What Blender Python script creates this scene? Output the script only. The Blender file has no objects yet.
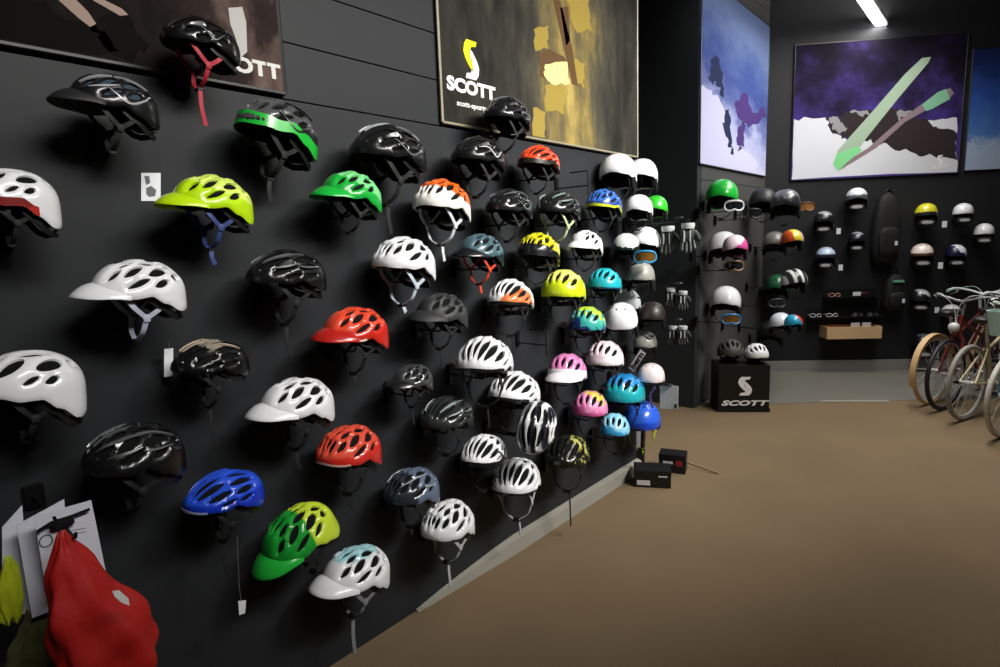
import bpy, bmesh, math, random
import numpy as np
from mathutils import Vector, Matrix, Euler
from mathutils.geometry import delaunay_2d_cdt
random.seed(7)
C = bpy.context.scene.collection
PI = math.pi
R = math.radians
# ---------------------------------------------------------------- camera maths
F = 590.0
H = 1.72
VP = (1015.0, 225.0)
SL = -0.037
def cray(u, v): return np.array([(u-500)/F, (v-333.5)/F, 1.0])
Yc = cray(*VP); Yc /= np.linalg.norm(Yc)
p2 = cray(VP[0]-600, VP[1]-600*SL)
Uc = np.cross(p2, Yc); Uc /= np.linalg.norm(Uc)
if Uc[1] > 0: Uc = -Uc
Xc = np.cross(Yc, Uc)
RM = np.array([Xc, Yc, Uc])            # camera (x right, y down, z forward) -> world
_d = RM @ cray(520, 544)
D = -(_d*(-H/_d[2]))[0]                 # distance of the camera from the slat wall
CAM = np.array([D, 0.0, H])
def hit(u, v, n, c):
    d = RM @ cray(u, v); n = np.array(n, float)
    t = (c - n@CAM)/(n@d)
    return Vector(CAM + t*d)
def onx(u, v, x): return hit(u, v, (1,0,0), x)
def ony(u, v, y): return hit(u, v, (0,1,0), y)
def onz(u, v, z=0.0): return hit(u, v, (0,0,1), z)
def proj(p):
    q = RM.T @ (np.array(p)-CAM)
    return (500+F*q[0]/q[2], 333.5+F*q[1]/q[2])
# ---------------------------------------------------------------- materials
def lin(c):
    if isinstance(c, str):
        c = c.lstrip('#'); c = [int(c[i:i+2], 16)/255 for i in (0, 2, 4)]
    return [x/12.92 if x <= .04045 else ((x+.055)/1.055)**2.4 for x in c] + [1.0]
_mats = {}
def mat(col, rough=.35, metal=0.0, coat=0.0, spec=.5, emit=0.0, bump=0.0, bscale=300.0, var=0.0, alpha=1.0):
    key = ('m', str(col), rough, metal, coat, spec, emit, bump, bscale, var, alpha)
    if key in _mats: return _mats[key]
    m = bpy.data.materials.new('plain_' + str(len(_mats))); m.use_nodes = True
    nt = m.node_tree; b = nt.nodes['Principled BSDF']
    b.inputs['Base Color'].default_value = lin(col)
    b.inputs['Roughness'].default_value = rough
    b.inputs['Metallic'].default_value = metal
    b.inputs['Coat Weight'].default_value = coat
    b.inputs['Coat Roughness'].default_value = .12
    b.inputs['Specular IOR Level'].default_value = spec
    b.inputs['Alpha'].default_value = alpha
    if emit:
        b.inputs['Emission Color'].default_value = lin(col); b.inputs['Emission Strength'].default_value = emit
    tc = nt.nodes.new('ShaderNodeTexCoord')
    if var:
        n = nt.nodes.new('ShaderNodeTexNoise'); n.inputs['Scale'].default_value = 3.0; n.inputs['Detail'].default_value = 5
        nt.links.new(tc.outputs['Object'], n.inputs['Vector'])
        mx = nt.nodes.new('ShaderNodeMix'); mx.data_type = 'RGBA'
        c = lin(col)
        mx.inputs[6].default_value = [x*(1-var) for x in c[:3]]+[1]; mx.inputs[7].default_value = [min(1, x*(1+var)) for x in c[:3]]+[1]
        nt.links.new(n.outputs['Fac'], mx.inputs[0]); nt.links.new(mx.outputs[2], b.inputs['Base Color'])
    if bump:
        n = nt.nodes.new('ShaderNodeTexNoise'); n.inputs['Scale'].default_value = bscale; n.inputs['Detail'].default_value = 3
        nt.links.new(tc.outputs['Object'], n.inputs['Vector'])
        bp = nt.nodes.new('ShaderNodeBump'); bp.inputs['Strength'].default_value = bump; bp.inputs['Distance'].default_value = .004
        nt.links.new(n.outputs['Fac'], bp.inputs['Height']); nt.links.new(bp.outputs['Normal'], b.inputs['Normal'])
    _mats[key] = m
    return m
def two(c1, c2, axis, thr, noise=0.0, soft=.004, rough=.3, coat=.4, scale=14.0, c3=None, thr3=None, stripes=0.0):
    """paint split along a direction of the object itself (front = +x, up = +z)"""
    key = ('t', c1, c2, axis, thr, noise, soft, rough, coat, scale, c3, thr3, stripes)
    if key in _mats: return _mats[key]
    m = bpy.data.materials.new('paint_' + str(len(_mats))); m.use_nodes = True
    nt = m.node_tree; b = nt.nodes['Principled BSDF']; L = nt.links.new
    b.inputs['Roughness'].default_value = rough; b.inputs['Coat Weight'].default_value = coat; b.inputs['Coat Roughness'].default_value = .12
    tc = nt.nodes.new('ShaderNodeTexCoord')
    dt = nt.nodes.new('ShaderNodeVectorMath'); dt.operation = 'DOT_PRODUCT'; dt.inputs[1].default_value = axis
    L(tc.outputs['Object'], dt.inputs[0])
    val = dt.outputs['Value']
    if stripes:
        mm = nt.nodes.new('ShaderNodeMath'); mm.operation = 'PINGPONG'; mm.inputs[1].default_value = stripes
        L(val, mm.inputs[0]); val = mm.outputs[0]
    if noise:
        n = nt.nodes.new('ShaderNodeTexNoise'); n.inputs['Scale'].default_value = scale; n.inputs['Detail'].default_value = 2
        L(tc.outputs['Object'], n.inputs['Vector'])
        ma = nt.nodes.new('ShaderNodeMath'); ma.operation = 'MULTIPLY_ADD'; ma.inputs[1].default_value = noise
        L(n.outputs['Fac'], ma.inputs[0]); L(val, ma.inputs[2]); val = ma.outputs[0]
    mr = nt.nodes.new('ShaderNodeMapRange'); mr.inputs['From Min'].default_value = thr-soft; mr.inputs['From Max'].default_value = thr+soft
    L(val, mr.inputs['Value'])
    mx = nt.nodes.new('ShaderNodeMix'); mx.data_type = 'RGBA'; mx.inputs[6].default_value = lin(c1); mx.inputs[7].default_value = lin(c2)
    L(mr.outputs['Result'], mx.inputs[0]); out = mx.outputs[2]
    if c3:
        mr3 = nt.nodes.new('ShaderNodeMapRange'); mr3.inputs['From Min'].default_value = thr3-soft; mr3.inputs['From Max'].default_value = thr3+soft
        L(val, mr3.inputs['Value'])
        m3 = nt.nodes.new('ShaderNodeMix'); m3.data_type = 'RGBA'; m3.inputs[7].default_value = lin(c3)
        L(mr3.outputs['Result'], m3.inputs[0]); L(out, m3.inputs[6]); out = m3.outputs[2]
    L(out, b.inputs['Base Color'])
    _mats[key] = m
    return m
BLK = mat('#0d0d0f', .45)
PAD = mat('#0b0b0c', .9, spec=.2)
STRAP = mat('#0e0e10', .7)
WIRE = mat('#0a0a0b', .4, metal=.3)
WHT = mat('#f2f2f2', .28, coat=.4)
CARD = mat('#e4e6ea', .6)
# ---------------------------------------------------------------- objects
def link(o, parent=None):
    C.objects.link(o)
    if parent is not None: o.parent = parent
    return o
def mobj(name, me, m=None, parent=None):
    o = bpy.data.objects.new(name, me); link(o, parent)
    if m is not None:
        if len(me.materials) == 0: me.materials.append(None)
        o.material_slots[0].link = 'OBJECT'; o.material_slots[0].material = m
    return o
def tag(o, label=None, cat=None, group=None, kind=None):
    if label: o['label'] = label
    if cat: o['category'] = cat
    if group: o['group'] = group
    if kind: o['kind'] = kind
    return o
def thing(name, label, cat, loc=(0,0,0), rot=(0,0,0), group=None, scale=1.0):
    o = bpy.data.objects.new(name, None); o.empty_display_size = .05
    o.location = loc; o.rotation_euler = rot; o.scale = (scale,)*3
    link(o); return tag(o, label, cat, group)
class MB:
    """collects shapes into one mesh"""
    def __init__(s): s.v = []; s.f = []; s.mi = []
    def add(s, vs, fs, mi=0):
        n = len(s.v); s.v += [tuple(v) for v in vs]; s.f += [tuple(i+n for i in f) for f in fs]; s.mi += [mi]*len(fs); return s
    def box(s, c, d, mi=0, rot=None):
        vs = [Vector((x*d[0]/2, y*d[1]/2, z*d[2]/2)) for x in (-1,1) for y in (-1,1) for z in (-1,1)]
        if rot is not None: vs = [rot @ v for v in vs]
        vs = [v+Vector(c) for v in vs]
        return s.add(vs, [(0,1,3,2),(4,6,7,5),(0,4,5,1),(2,3,7,6),(0,2,6,4),(1,5,7,3)], mi)
    def tube(s, pts, r, n=8, mi=0, closed=False, flat=1.0, up=None):
        pts = [Vector(p) for p in pts]; rings = []; N = len(pts)
        rr = r if isinstance(r, (list, tuple)) else [r]*N
        prev = None
        for i in range(N):
            if closed: t = (pts[(i+1)%N]-pts[i-1]).normalized()
            else: t = (pts[min(i+1,N-1)]-pts[max(i-1,0)]).normalized()
            ref = Vector(up) if up is not None else (prev if prev is not None else (Vector((0,0,1)) if abs(t.z) < .9 else Vector((1,0,0))))
            a = ref - t*ref.dot(t)
            if a.length < 1e-6: a = t.orthogonal()
            a.normalize(); b = t.cross(a); prev = a
            rings.append([pts[i] + (a*math.cos(2*PI*k/n)*flat + b*math.sin(2*PI*k/n))*rr[i] for k in range(n)])
        vs = [v for rg in rings for v in rg]; fs = []
        M = N if closed else N-1
        for i in range(M):
            j = (i+1) % N
            for k in range(n): fs.append((i*n+k, i*n+(k+1)%n, j*n+(k+1)%n, j*n+k))
        if not closed: fs += [tuple(range(n-1,-1,-1)), tuple((N-1)*n+k for k in range(n))]
        return s.add(vs, fs, mi)
    def ribbon(s, pts, w, th, wd, mi=0):
        """rectangular section, wide along wd"""
        pts = [Vector(p) for p in pts]; N = len(pts); vs = []
        for i in range(N):
            t = (pts[min(i+1,N-1)]-pts[max(i-1,0)]).normalized()
            a = Vector(wd) - t*Vector(wd).dot(t)
            if a.length < 1e-4: a = t.orthogonal()
            a.normalize(); b = t.cross(a)
            for x, y in ((-1,-1),(1,-1),(1,1),(-1,1)): vs.append(pts[i] + a*x*w/2 + b*y*th/2)
        fs = [(i*4+k, i*4+(k+1)%4, i*4+4+(k+1)%4, i*4+4+k) for i in range(N-1) for k in range(4)]
        fs += [(3,2,1,0), tuple((N-1)*4+k for k in range(4))]
        return s.add(vs, fs, mi)
    def ell(s, c, d, nu=16, nv=10, p=2.0, mi=0, rot=None):
        vs = []; fs = []
        def sp(x): return math.copysign(abs(x)**(2/p), x)
        for j in range(nv+1):
            th = PI*j/nv
            for i in range(nu):
                ph = 2*PI*i/nu
                v = Vector((sp(math.sin(th))*sp(math.cos(ph))*d[0]/2, sp(math.sin(th))*sp(math.sin(ph))*d[1]/2, sp(math.cos(th))*d[2]/2))
                if rot is not None: v = rot @ v
                vs.append(v+Vector(c))
        for j in range(nv):
            for i in range(nu): fs.append((j*nu+i, (j+1)*nu+i, (j+1)*nu+(i+1)%nu, j*nu+(i+1)%nu))
        return s.add(vs, fs, mi)
    def prism(s, poly, nrm, th, mi=0):
        """flat polygon thickened along nrm"""
        nrm = Vector(nrm); a = [Vector(p) for p in poly]; n = len(a)
        vs = a + [p+nrm*th for p in a]
        fs = [tuple(range(n-1,-1,-1)), tuple(range(n,2*n))] + [(i,(i+1)%n,n+(i+1)%n,n+i) for i in range(n)]
        return s.add(vs, fs, mi)
    def mesh(s, name='m', smooth=True, ang=40, merge=True, bevel=0.0, mats=None):
        me = bpy.data.meshes.new(name); me.from_pydata(s.v, [], s.f)
        for p, i in zip(me.polygons, s.mi): p.material_index = i
        bm = bmesh.new(); bm.from_mesh(me)
        if merge: bmesh.ops.remove_doubles(bm, verts=bm.verts, dist=1e-5)
        bmesh.ops.recalc_face_normals(bm, faces=bm.faces)
        if bevel: bmesh.ops.bevel(bm, geom=[e for e in bm.edges if e.is_manifold and e.calc_face_angle(0) > .6], offset=bevel, segments=2, affect='EDGES', clamp_overlap=True)
        bm.to_mesh(me); bm.free()
        if smooth:
            for p in me.polygons: p.use_smooth = True
            me.set_sharp_from_angle(angle=R(ang))
        if mats:
            for m in mats: me.materials.append(m)
        return me
    def build(s, name, m, parent=None, **k): return mobj(name, s.mesh(name, **k), m, parent)
def crom(pts, n=6):
    pts = [Vector(p) for p in pts]; P = [pts[0]*2-pts[1]] + pts + [pts[-1]*2-pts[-2]]; out = []
    for i in range(1, len(P)-2):
        for k in range(n):
            t = k/n; a, b, c, d = P[i-1], P[i], P[i+1], P[i+2]
            out.append(.5*((2*b)+(c-a)*t+(2*a-5*b+4*c-d)*t*t+(3*b-a-3*c+d)*t**3))
    out.append(pts[-1]); return out
def text_mesh(txt, size, bold=0.0, xs=1.0, shear=0.0):
    """flat lettering in x/z, centred, .001 thick, facing -y"""
    cu = bpy.data.curves.new('lettering', 'FONT'); cu.body = txt; cu.size = size; cu.align_x = 'CENTER'; cu.align_y = 'CENTER'
    cu.offset = bold; cu.shear = shear; cu.extrude = .0006; cu.resolution_u = 3
    o = bpy.data.objects.new('tmp', cu); C.objects.link(o)
    dg = bpy.context.evaluated_depsgraph_get(); dg.update()
    me = bpy.data.meshes.new_from_object(o.evaluated_get(dg))
    bpy.data.objects.remove(o); me.transform(Matrix.Diagonal((xs,1,1,1))); me.transform(Matrix.Rotation(PI/2, 4, 'X'))
    me.materials.clear()
    return me
# ---------------------------------------------------------------- helmets
def dirn(b, a):     # b: 0 front .. 180 rear, a: sideways from the crown
    b = R(b); a = R(a)
    return Vector((math.cos(b), math.sin(b)*math.sin(a), math.sin(b)*math.cos(a)))
def to2(d):         # direction -> azimuthal chart, degrees
    th = math.degrees(math.acos(max(-1, min(1, d.z)))); ph = math.atan2(d.y, d.x)
    return (th*math.cos(ph), th*math.sin(ph))
def from2(p):
    th = R(math.hypot(*p)); ph = math.atan2(p[1], p[0])
    return Vector((math.sin(th)*math.cos(ph), math.sin(th)*math.sin(ph), math.cos(th)))
def vent(b0, b1, a, w, skew=0.0, tf=.45, tr=.6):
    pts = []; L = b1-b0
    top = [(0, 0), (.12, tf), (.5, 1), (.86, tr), (1, 0)]
    for t, k in top: pts.append((b0+L*t, a+skew*(t-.5), k))
    up = [(b, aa + k*w/max(.3, math.sin(R(b)))) for b, aa, k in pts]
    dn = [(b, aa - k*w/max(.3, math.sin(R(b)))) for b, aa, k in reversed(pts[1:-1])]
    poly = up+dn
    for _ in range(2):
        q = []
        for i in range(len(poly)):
            A, B = poly[i], poly[(i+1) % len(poly)]
            q += [(A[0]*.75+B[0]*.25, A[1]*.75+B[1]*.25), (A[0]*.25+B[0]*.75, A[1]*.25+B[1]*.75)]
        poly = q
    return poly
VENTS = {
 'mtb':  [vent(28,50,0,6), vent(55,86,0,6.6), vent(94,126,0,7), vent(22,50,17,5.6,-4), vent(55,82,19,7,-5), vent(87,121,21,8.6,-8), vent(126,150,23,6.8,-6), vent(34,60,38,6.2,-8), vent(58,93,41,9,-16), vent(96,131,44,9.8,-16), vent(134,153,46,7,-6), vent(58,99,66,6.4,-14), vent(103,131,68,7.6,-12)],
 'road': [vent(24,84,0,6.0), vent(91,142,0,6.0), vent(20,82,18.5,6.8,-3), vent(87,142,19,6.8,-4), vent(26,82,38,7.4,-6), vent(87,140,39,7.2,-8), vent(42,90,58.5,6.8,-8), vent(95,137,59,7.0,-8), vent(100,132,78,5.2,-6), vent(62,95,77,4.4,-6)],
 'kid':  [vent(34,72,0,6), vent(90,120,0,6.4), vent(34,72,25,6.6,-4), vent(86,122,27,7.0,-5), vent(46,80,49,6.6,-8), vent(92,124,52,6.8,-8)],
 'full': [vent(32,64,14,6.2,-6), vent(74,114,16,7.6,-4,.6,.7), vent(44,84,38,10,-18,.5,.8), vent(92,128,41,10.5,-12,.6,.8), vent(132,148,26,6.6), vent(72,96,65,5.4,-10), vent(101,122,67,7,-8)],
 'skate':[vent(58,70,14,2.6,4), vent(74,84,27,2.6,4), vent(100,112,14,2.8), vent(112,120,34,2.8), vent(84,96,46,2.8,4)],
 'ski':  [vent(66,74,16,2.2,4), vent(76,83,30,2.2,4), vent(100,112,12,2.4), vent(108,116,28,2.4)],
}
SHAPE = {   # front, back, half width, height, exponent, rim angles front / temple / ear / nape
 'mtb':  (.137,.148,.106,.122,2.15,(86,95,92,116)),
 'road': (.142,.150,.102,.116,2.1,(86,93,88,108)),
 'kid':  (.122,.126,.104,.124,2.2,(88,94,94,110)),
 'full': (.138,.146,.108,.128,2.2,(82,98,98,126)),
 'skate':(.126,.130,.108,.130,2.25,(92,97,92,118)),
 'ski':  (.134,.138,.112,.134,2.25,(84,100,97,122)),
}
def rad(sh, d):
    a = sh[0] if d.x > 0 else sh[1]; c = sh[3] if d.z > 0 else .34; p = sh[4]
    return (abs(d.x/a)**p + abs(d.y/sh[2])**p + abs(d.z/c)**p)**(-1/p)
def rim(sh, ph):
    f, t, e, n = sh[5]; x = abs(math.degrees(ph))
    ks = [(0,f),(45,(f+t)/2),(70,t),(95,e),(118,(e+n)/2+2),(145,n),(180,n-4)]
    for (x0,y0),(x1,y1) in zip(ks, ks[1:]):
        if x <= x1:
            k = (x-x0)/(x1-x0); k = k*k*(3-2*k); return y0+(y1-y0)*k
    return n
def inpoly(p, poly):
    x, y = p; c = False; j = len(poly)-1
    for i in range(len(poly)):
        xi, yi = poly[i]; xj, yj = poly[j]
        if (yi > y) != (yj > y) and x < (xj-xi)*(y-yi)/(yj-yi)+xi: c = not c
        j = i
    return c
def segd(P, poly):      # P (n,2) array -> distance to closed polyline
    A = np.array(poly); B = np.roll(A, -1, 0); best = np.full(len(P), 1e9)
    for a, b in zip(A, B):
        ab = b-a; L2 = ab@ab
        t = np.clip(((P-a)@ab)/max(L2, 1e-9), 0, 1)
        best = np.minimum(best, np.linalg.norm(P-(a+t[:,None]*ab), axis=1))
    return best
_shell = {}
VENTS['peak'] = [v for v in VENTS['mtb'] if not (max(q[0] for q in v) < 52 and sum(q[1] for q in v)/len(v) < 45)]
SHAPE['peak'] = SHAPE['mtb']
def shell_mesh(style, coarse=False):
    key = (style, coarse)
    if key in _shell: return _shell[key]
    sh = SHAPE[style]; polys = []
    for v in VENTS[style]:
        amid = sum(q[1] for q in v)/len(v)
        polys.append([to2(dirn(b, a)) for b, a in v])
        if abs(amid) > 3: polys.append([to2(dirn(b, -a)) for b, a in reversed(v)])
    nb = 48 if coarse else 88
    outl = []
    for k in range(nb):
        ph = -PI+2*PI*k/nb; th = rim(sh, ph); outl.append((th*math.cos(ph), th*math.sin(ph)))
    verts = []; edges = []
    for pl in [outl]+polys:
        n0 = len(verts); verts += pl; edges += [(n0+i, n0+(i+1) % len(pl)) for i in range(len(pl))]
    st = 9.0 if coarse else 5.6
    g = [(i*st+(j % 2)*st/2, j*st*.87) for i in range(-26, 27) for j in range(-28, 29)]
    P = np.array(g); dd = np.min([segd(P, pl) for pl in [outl]+polys], axis=0)
    g = [p for p, d in zip(g, dd) if d > st*.45 and inpoly(p, outl) and not any(inpoly(p, q) for q in polys)]
    verts += g
    ov, oe, of, *_ = delaunay_2d_cdt([Vector(v) for v in verts], edges, [], 0, 1e-4)
    ov = [(v.x, v.y) for v in ov]; fs = []
    for f in of:
        c = (sum(ov[i][0] for i in f)/len(f), sum(ov[i][1] for i in f)/len(f))
        if inpoly(c, outl) and not any(inpoly(c, q) for q in polys): fs.append(tuple(f))
    P = np.array(ov); dv = np.min([segd(P, pl) for pl in polys], axis=0) if polys else np.full(len(P), 9.)
    do = segd(P, outl); amp = .055 if style in ('mtb','road','peak') else (.04 if style in ('full','kid') else .012)
    top = []; bot = []
    for p, d1, d2 in zip(ov, dv, do):
        d = from2(p); r = rad(sh, d)
        k = min(1, d1/7); k = k*(2-k); k2 = min(1, d2/4); k2 = k2*(2-k2)
        r2 = r*(1-amp+amp*k) - .004*(1-k2)
        top.append(d*r2); bot.append(d*(r2-.008))
    n = len(top); cnt = {}
    for f in fs:
        for i in range(3):
            e = (f[i], f[(i+1) % 3]); cnt[tuple(sorted(e))] = cnt.get(tuple(sorted(e)), []) + [e]
    F_ = list(fs) + [tuple(i+n for i in reversed(f)) for f in fs]
    for k, es in cnt.items():
        if len(es) == 1: a, b = es[0]; F_.append((b, a, a+n, b+n))
    mb = MB(); mb.add(top+bot, F_); me = mb.mesh('shell_'+style, ang=48, merge=False)
    _shell[key] = me; return me
def surf(sh, b, a, off=0.0):
    d = dirn(b, a); return d*(rad(sh, d)+off)
_parts = {}
def cached(key, fn):
    if key not in _parts: _parts[key] = fn()
    return _parts[key]
def liner(style):
    sh = SHAPE[style]; mb = MB(); nu, nv = 36, 9; vs = []; fs = []
    for lay, off in ((0,-.0125),(1,-.021)):
        for j in range(nv+1):
            for i in range(nu):
                ph = -PI+2*PI*i/nu; th = R(max(0.01, (rim(sh, ph)-2)*j/nv)); d = Vector((math.sin(th)*math.cos(ph), math.sin(th)*math.sin(ph), math.cos(th)))
                vs.append(d*(rad(sh, d)*.985+off))
    M = (nv+1)*nu
    for lay in (0,1):
        for j in range(nv):
            for i in range(nu):
                q = (lay*M+j*nu+i, lay*M+(j+1)*nu+i, lay*M+(j+1)*nu+(i+1)%nu, lay*M+j*nu+(i+1)%nu); fs.append(q if lay == 0 else q[::-1])
    for i in range(nu): fs.append((nv*nu+i, M+nv*nu+i, M+nv*nu+(i+1)%nu, nv*nu+(i+1)%nu))
    return mb.add(vs, fs).mesh('padding', ang=60)
def visor(style, L=.054):
    """peak that sweeps from high on the brow down to a thin front lip"""
    sh = SHAPE[style]; vs = []; fs = []; nu, nv = 26, 7; mb = MB()
    for lay in (0,1):
        for i in range(nu+1):
            ph = R(-64+128*i/nu); k = max(0, math.cos(ph*1.36)); rm = rim(sh, ph)
            th = R(rm-5-13*k); d = Vector((math.sin(th)*math.cos(ph), math.sin(th)*math.sin(ph), math.cos(th))); b = d*(rad(sh, d)+.002)
            t2 = R(rm-3); d2 = Vector((math.sin(t2)*math.cos(ph), math.sin(t2)*math.sin(ph), math.cos(t2))); e = d2*(rad(sh, d2)+.002)
            o = Vector((math.cos(ph*.5), math.sin(ph*.5), 0)).normalized(); tip = e+o*(L*k**1.15+.002)+Vector((0,0,-.003))
            if lay: b = e+Vector((0,0,.002))-d2*.001; tip = tip-Vector((0,0,.004))
            for j in range(nv+1):
                t = j/nv; vs.append(b*(1-t)+tip*t + Vector((0,0,.008*k*math.sin(PI*t)*(1-lay*.6))))
    M = (nu+1)*(nv+1)
    for lay in (0,1):
        for i in range(nu):
            for j in range(nv):
                a = lay*M+i*(nv+1)+j; q = (a, a+nv+1, a+nv+2, a+1); fs.append(q if lay else q[::-1])
    bd = [i*(nv+1) for i in range(nu+1)] + [nu*(nv+1)+j for j in range(1,nv+1)] + [i*(nv+1)+nv for i in range(nu-1,-1,-1)] + [j for j in range(nv-1,0,-1)]
    for a, b in zip(bd, bd[1:]+bd[:1]): fs.append((a, b, b+M, a+M))
    return mb.add(vs, fs).mesh('visor', ang=50)
def strap(style, side, drop, loose):
    sh = SHAPE[style]; s = side; w = sh[2]-.026; mb = MB()
    j = Vector((.005, s*(w-.008), -.075)); chin = Vector((.022, s*.012, -.10-drop))
    mb.ribbon(crom([(.062, s*(w-.012), .0), (.04, s*(w-.004), -.035), j], 4), .015, .003, (1,0,0))
    mb.ribbon(crom([(-.075, s*(w-.016), -.005), (-.04, s*(w-.006), -.045), j], 4), .015, .003, (1,0,0))
    if side > 0:
        mb.ribbon(crom([j, j*.5+chin*.5+Vector((.003, s*.012, -.01)), chin], 5), .016, .003, (1,0,.2))
        if loose: mb.ribbon(crom([chin, chin+Vector((.004, .004, -loose*.5)), chin+Vector((-.006, .002, -loose))], 4), .016, .003, (1,0,0))
    else:
        mb.ribbon(crom([j, j*.5+chin*.5+Vector((.003, s*.012, -.012)), chin], 5), .016, .003, (1,0,.2))
    mb.ell(j, (.024,.009,.028), 10, 6, 3)
    return mb.mesh('strap')
def cradle(style):
    sh = SHAPE[style]; mb = MB(); pts = []
    for k in range(13):
        ph = R(100+160*k/12); th = R(rim(sh, ph if ph < PI else ph-2*PI)+6+6*math.sin(PI*k/12)); d = Vector((math.sin(th)*math.cos(ph), math.sin(th)*math.sin(ph), math.cos(th)))
        pts.append(d*(rad(sh, d)-.03))
    mb.ribbon(pts, .022, .005, (0,0,1)); mb.ell(pts[6]+Vector((-.006,0,0)), (.016,.036,.032), 12, 8, 3)
    return mb.mesh('retention_band')
def band(style, p0, p1, t0=7.5, t1=.3, off=.0016):
    sh = SHAPE[style]; mb = MB(); vs = []; fs = []; nu = 36
    for i in range(nu+1):
        ph = R(p0+(p1-p0)*i/nu); pw = (ph+PI) % (2*PI)-PI
        for o in (off, -.003):
            for tt in (t0, t1):
                th = R(rim(sh, pw)-tt); d = Vector((math.sin(th)*math.cos(ph), math.sin(th)*math.sin(ph), math.cos(th)))
                vs.append(d*(rad(sh, d)+o))
    for i in range(nu):
        a = i*4; b = a+4
        fs += [(a,a+1,b+1,b), (a+2,b+2,b+3,a+3), (a,b,b+2,a+2), (a+1,a+3,b+3,b+1)]
    fs += [(0,2,3,1), (nu*4,nu*4+1,nu*4+3,nu*4+2)]
    return mb.add(vs, fs).mesh('rim_band', ang=40)
def stripes(style, one, s):
    sh = SHAPE[style]; mb = MB()
    for (pts, w) in (one,):
        for s in (s,):
            c = crom([Vector((b, a*s, 0)) for b, a in pts], 5)
            vs = []; N = len(c)
            for i, q in enumerate(c):
                t = i/(N-1); ww = w*(math.sin(PI*(.08+.84*t)))
                t2 = (c[min(i+1,N-1)]-c[max(i-1,0)]).normalized()
                nx, ny = -t2.y, t2.x
                for o in (.0022, -.004):
                    for sg in (-1,1): vs.append(surf(sh, q.x+nx*ww*sg, q.y+ny*ww*sg/max(.35, math.sin(R(q.x))), o))
            fs = []
            for i in range(N-1):
                a = i*4; b = a+4
                fs += [(a,a+1,b+1,b), (a+2,b+2,b+3,a+3), (a,b,b+2,a+2), (a+1,a+3,b+3,b+1)]
            fs += [(0,2,3,1), ((N-1)*4,(N-1)*4+1,(N-1)*4+3,(N-1)*4+2)]
            mb.add(vs, fs)
    return mb.mesh('accent_stripe', ang=40)
ACC = {   # ribs that carry a contrasting stripe
 'A': [([(44,31),(64,34),(86,33),(112,33)],1.5), ([(92,60),(112,62),(136,58)],1.6)],
 'B': [([(40,10),(62,10),(90,10)],1.4), ([(88,30),(112,32),(140,38)],1.6)],
 'C': [([(52,56),(76,60),(98,82),(122,64)],1.5)],
 'D': [([(38,30),(60,32),(86,31)],2.2), ([(46,55),(70,57),(92,54)],2.0)],
 'E': [([(70,58),(100,86),(128,76),(140,58)],1.8), ([(88,32),(116,34),(140,36)],1.2)],
}
def earpad(side):
    mb = MB(); mb.ell((-.018, side*.094, -.052), (.082,.028,.118), 16, 12, 2.6, rot=Matrix.Rotation(side*R(7), 3, 'X'))
    mb.ell((-.018, side*.108, -.06), (.042,.012,.046), 12, 8, 2.4)
    return mb.mesh('ear_pad')
def clipmesh(style):
    sh = SHAPE[style]; mb = MB(); p = [surf(sh, 168-4*abs(k), k*9, .003)+Vector((0,0,.004)) for k in (-1,0,1)]
    mb.ribbon(p, .03, .005, (0,0,1)); return mb.mesh('goggle_clip')
HEL = []
def helmet(style, pos, label, shell, yaw=-90, pitch=0, roll=0, size=1.0, vis=None, strapm=STRAP, drop=.05, loose=0.0, bnd=None, acc=None, pad=PAD, ears=True, group='bike helmets on the slat wall', name=None, cat='helmet', straps=True):
    kind = 'ski_helmet' if style in ('ski', 'skate') else 'bike_helmet'
    t = thing(name or kind, label, cat, pos, (0,0,0), group, size)
    t.rotation_euler = (Matrix.Rotation(R(yaw),3,'Z') @ Matrix.Rotation(R(pitch),3,'Y') @ Matrix.Rotation(R(roll),3,'X')).to_euler()
    mobj('shell', shell_mesh(style), shell, t)
    mobj('padding', cached(('l',style), lambda: liner(style)), pad, t)
    if vis is not None: mobj('visor', cached(('v',style), lambda: visor(style)), vis, t)
    if straps:
        for s in (1,-1): mobj('strap', cached(('s',style,s,drop,loose), lambda: strap(style, s, drop, loose)), strapm, t)
        mobj('buckle', cached(('b',drop), lambda: MB().box((.022,0,-.103-drop), (.022,.04,.013)).mesh('buckle', bevel=.004)), BLK, t)
    if style in ('ski','skate'):
        for s in (1,-1) if ears else (): mobj('ear_pad', cached(('e',s), lambda: earpad(s)), pad, t)
        mobj('goggle_clip', cached(('c',style), lambda: clipmesh(style)), BLK, t)
    else:
        mobj('retention_band', cached(('r',style), lambda: cradle(style)), BLK, t)
    if bnd is not None:
        m, p0, p1 = bnd[:3]; tt = bnd[3] if len(bnd) > 3 else 7.5
        mobj('rim_band', cached(('d',style,p0,p1,tt), lambda: band(style, p0, p1, tt)), m, t)
    if acc is not None:
        for k, m in acc:
            for i_, one in enumerate(ACC[k]):
                for sd_ in (1,-1): mobj('accent_stripe', cached(('a',style,k,i_,sd_), lambda: stripes(style, one, sd_)), m, t)
    HEL.append((t, style, size, label)); return t
_hk = {}
def hook_mesh(kind, L, up):
    key = (kind, round(L,2), round(up,2))
    if key in _hk: return _hk[key]
    if kind == 'plate': me = MB().box((.011,0,0), (.022,.045,.10)).mesh('back_plate', bevel=.006)
    elif kind == 'arm': me = MB().tube([(.015,0,0),(L-.02,0,0),(L-.006,0,.006),(L,0,.02),(L,0,up-.004)], .0042, 8).mesh('arm')
    elif kind == 'rest': me = MB().ell((L,0,up-.004), (.06,.05,.014), 16, 8, 2.6).mesh('rest')
    _hk[key] = me; return me
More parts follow.
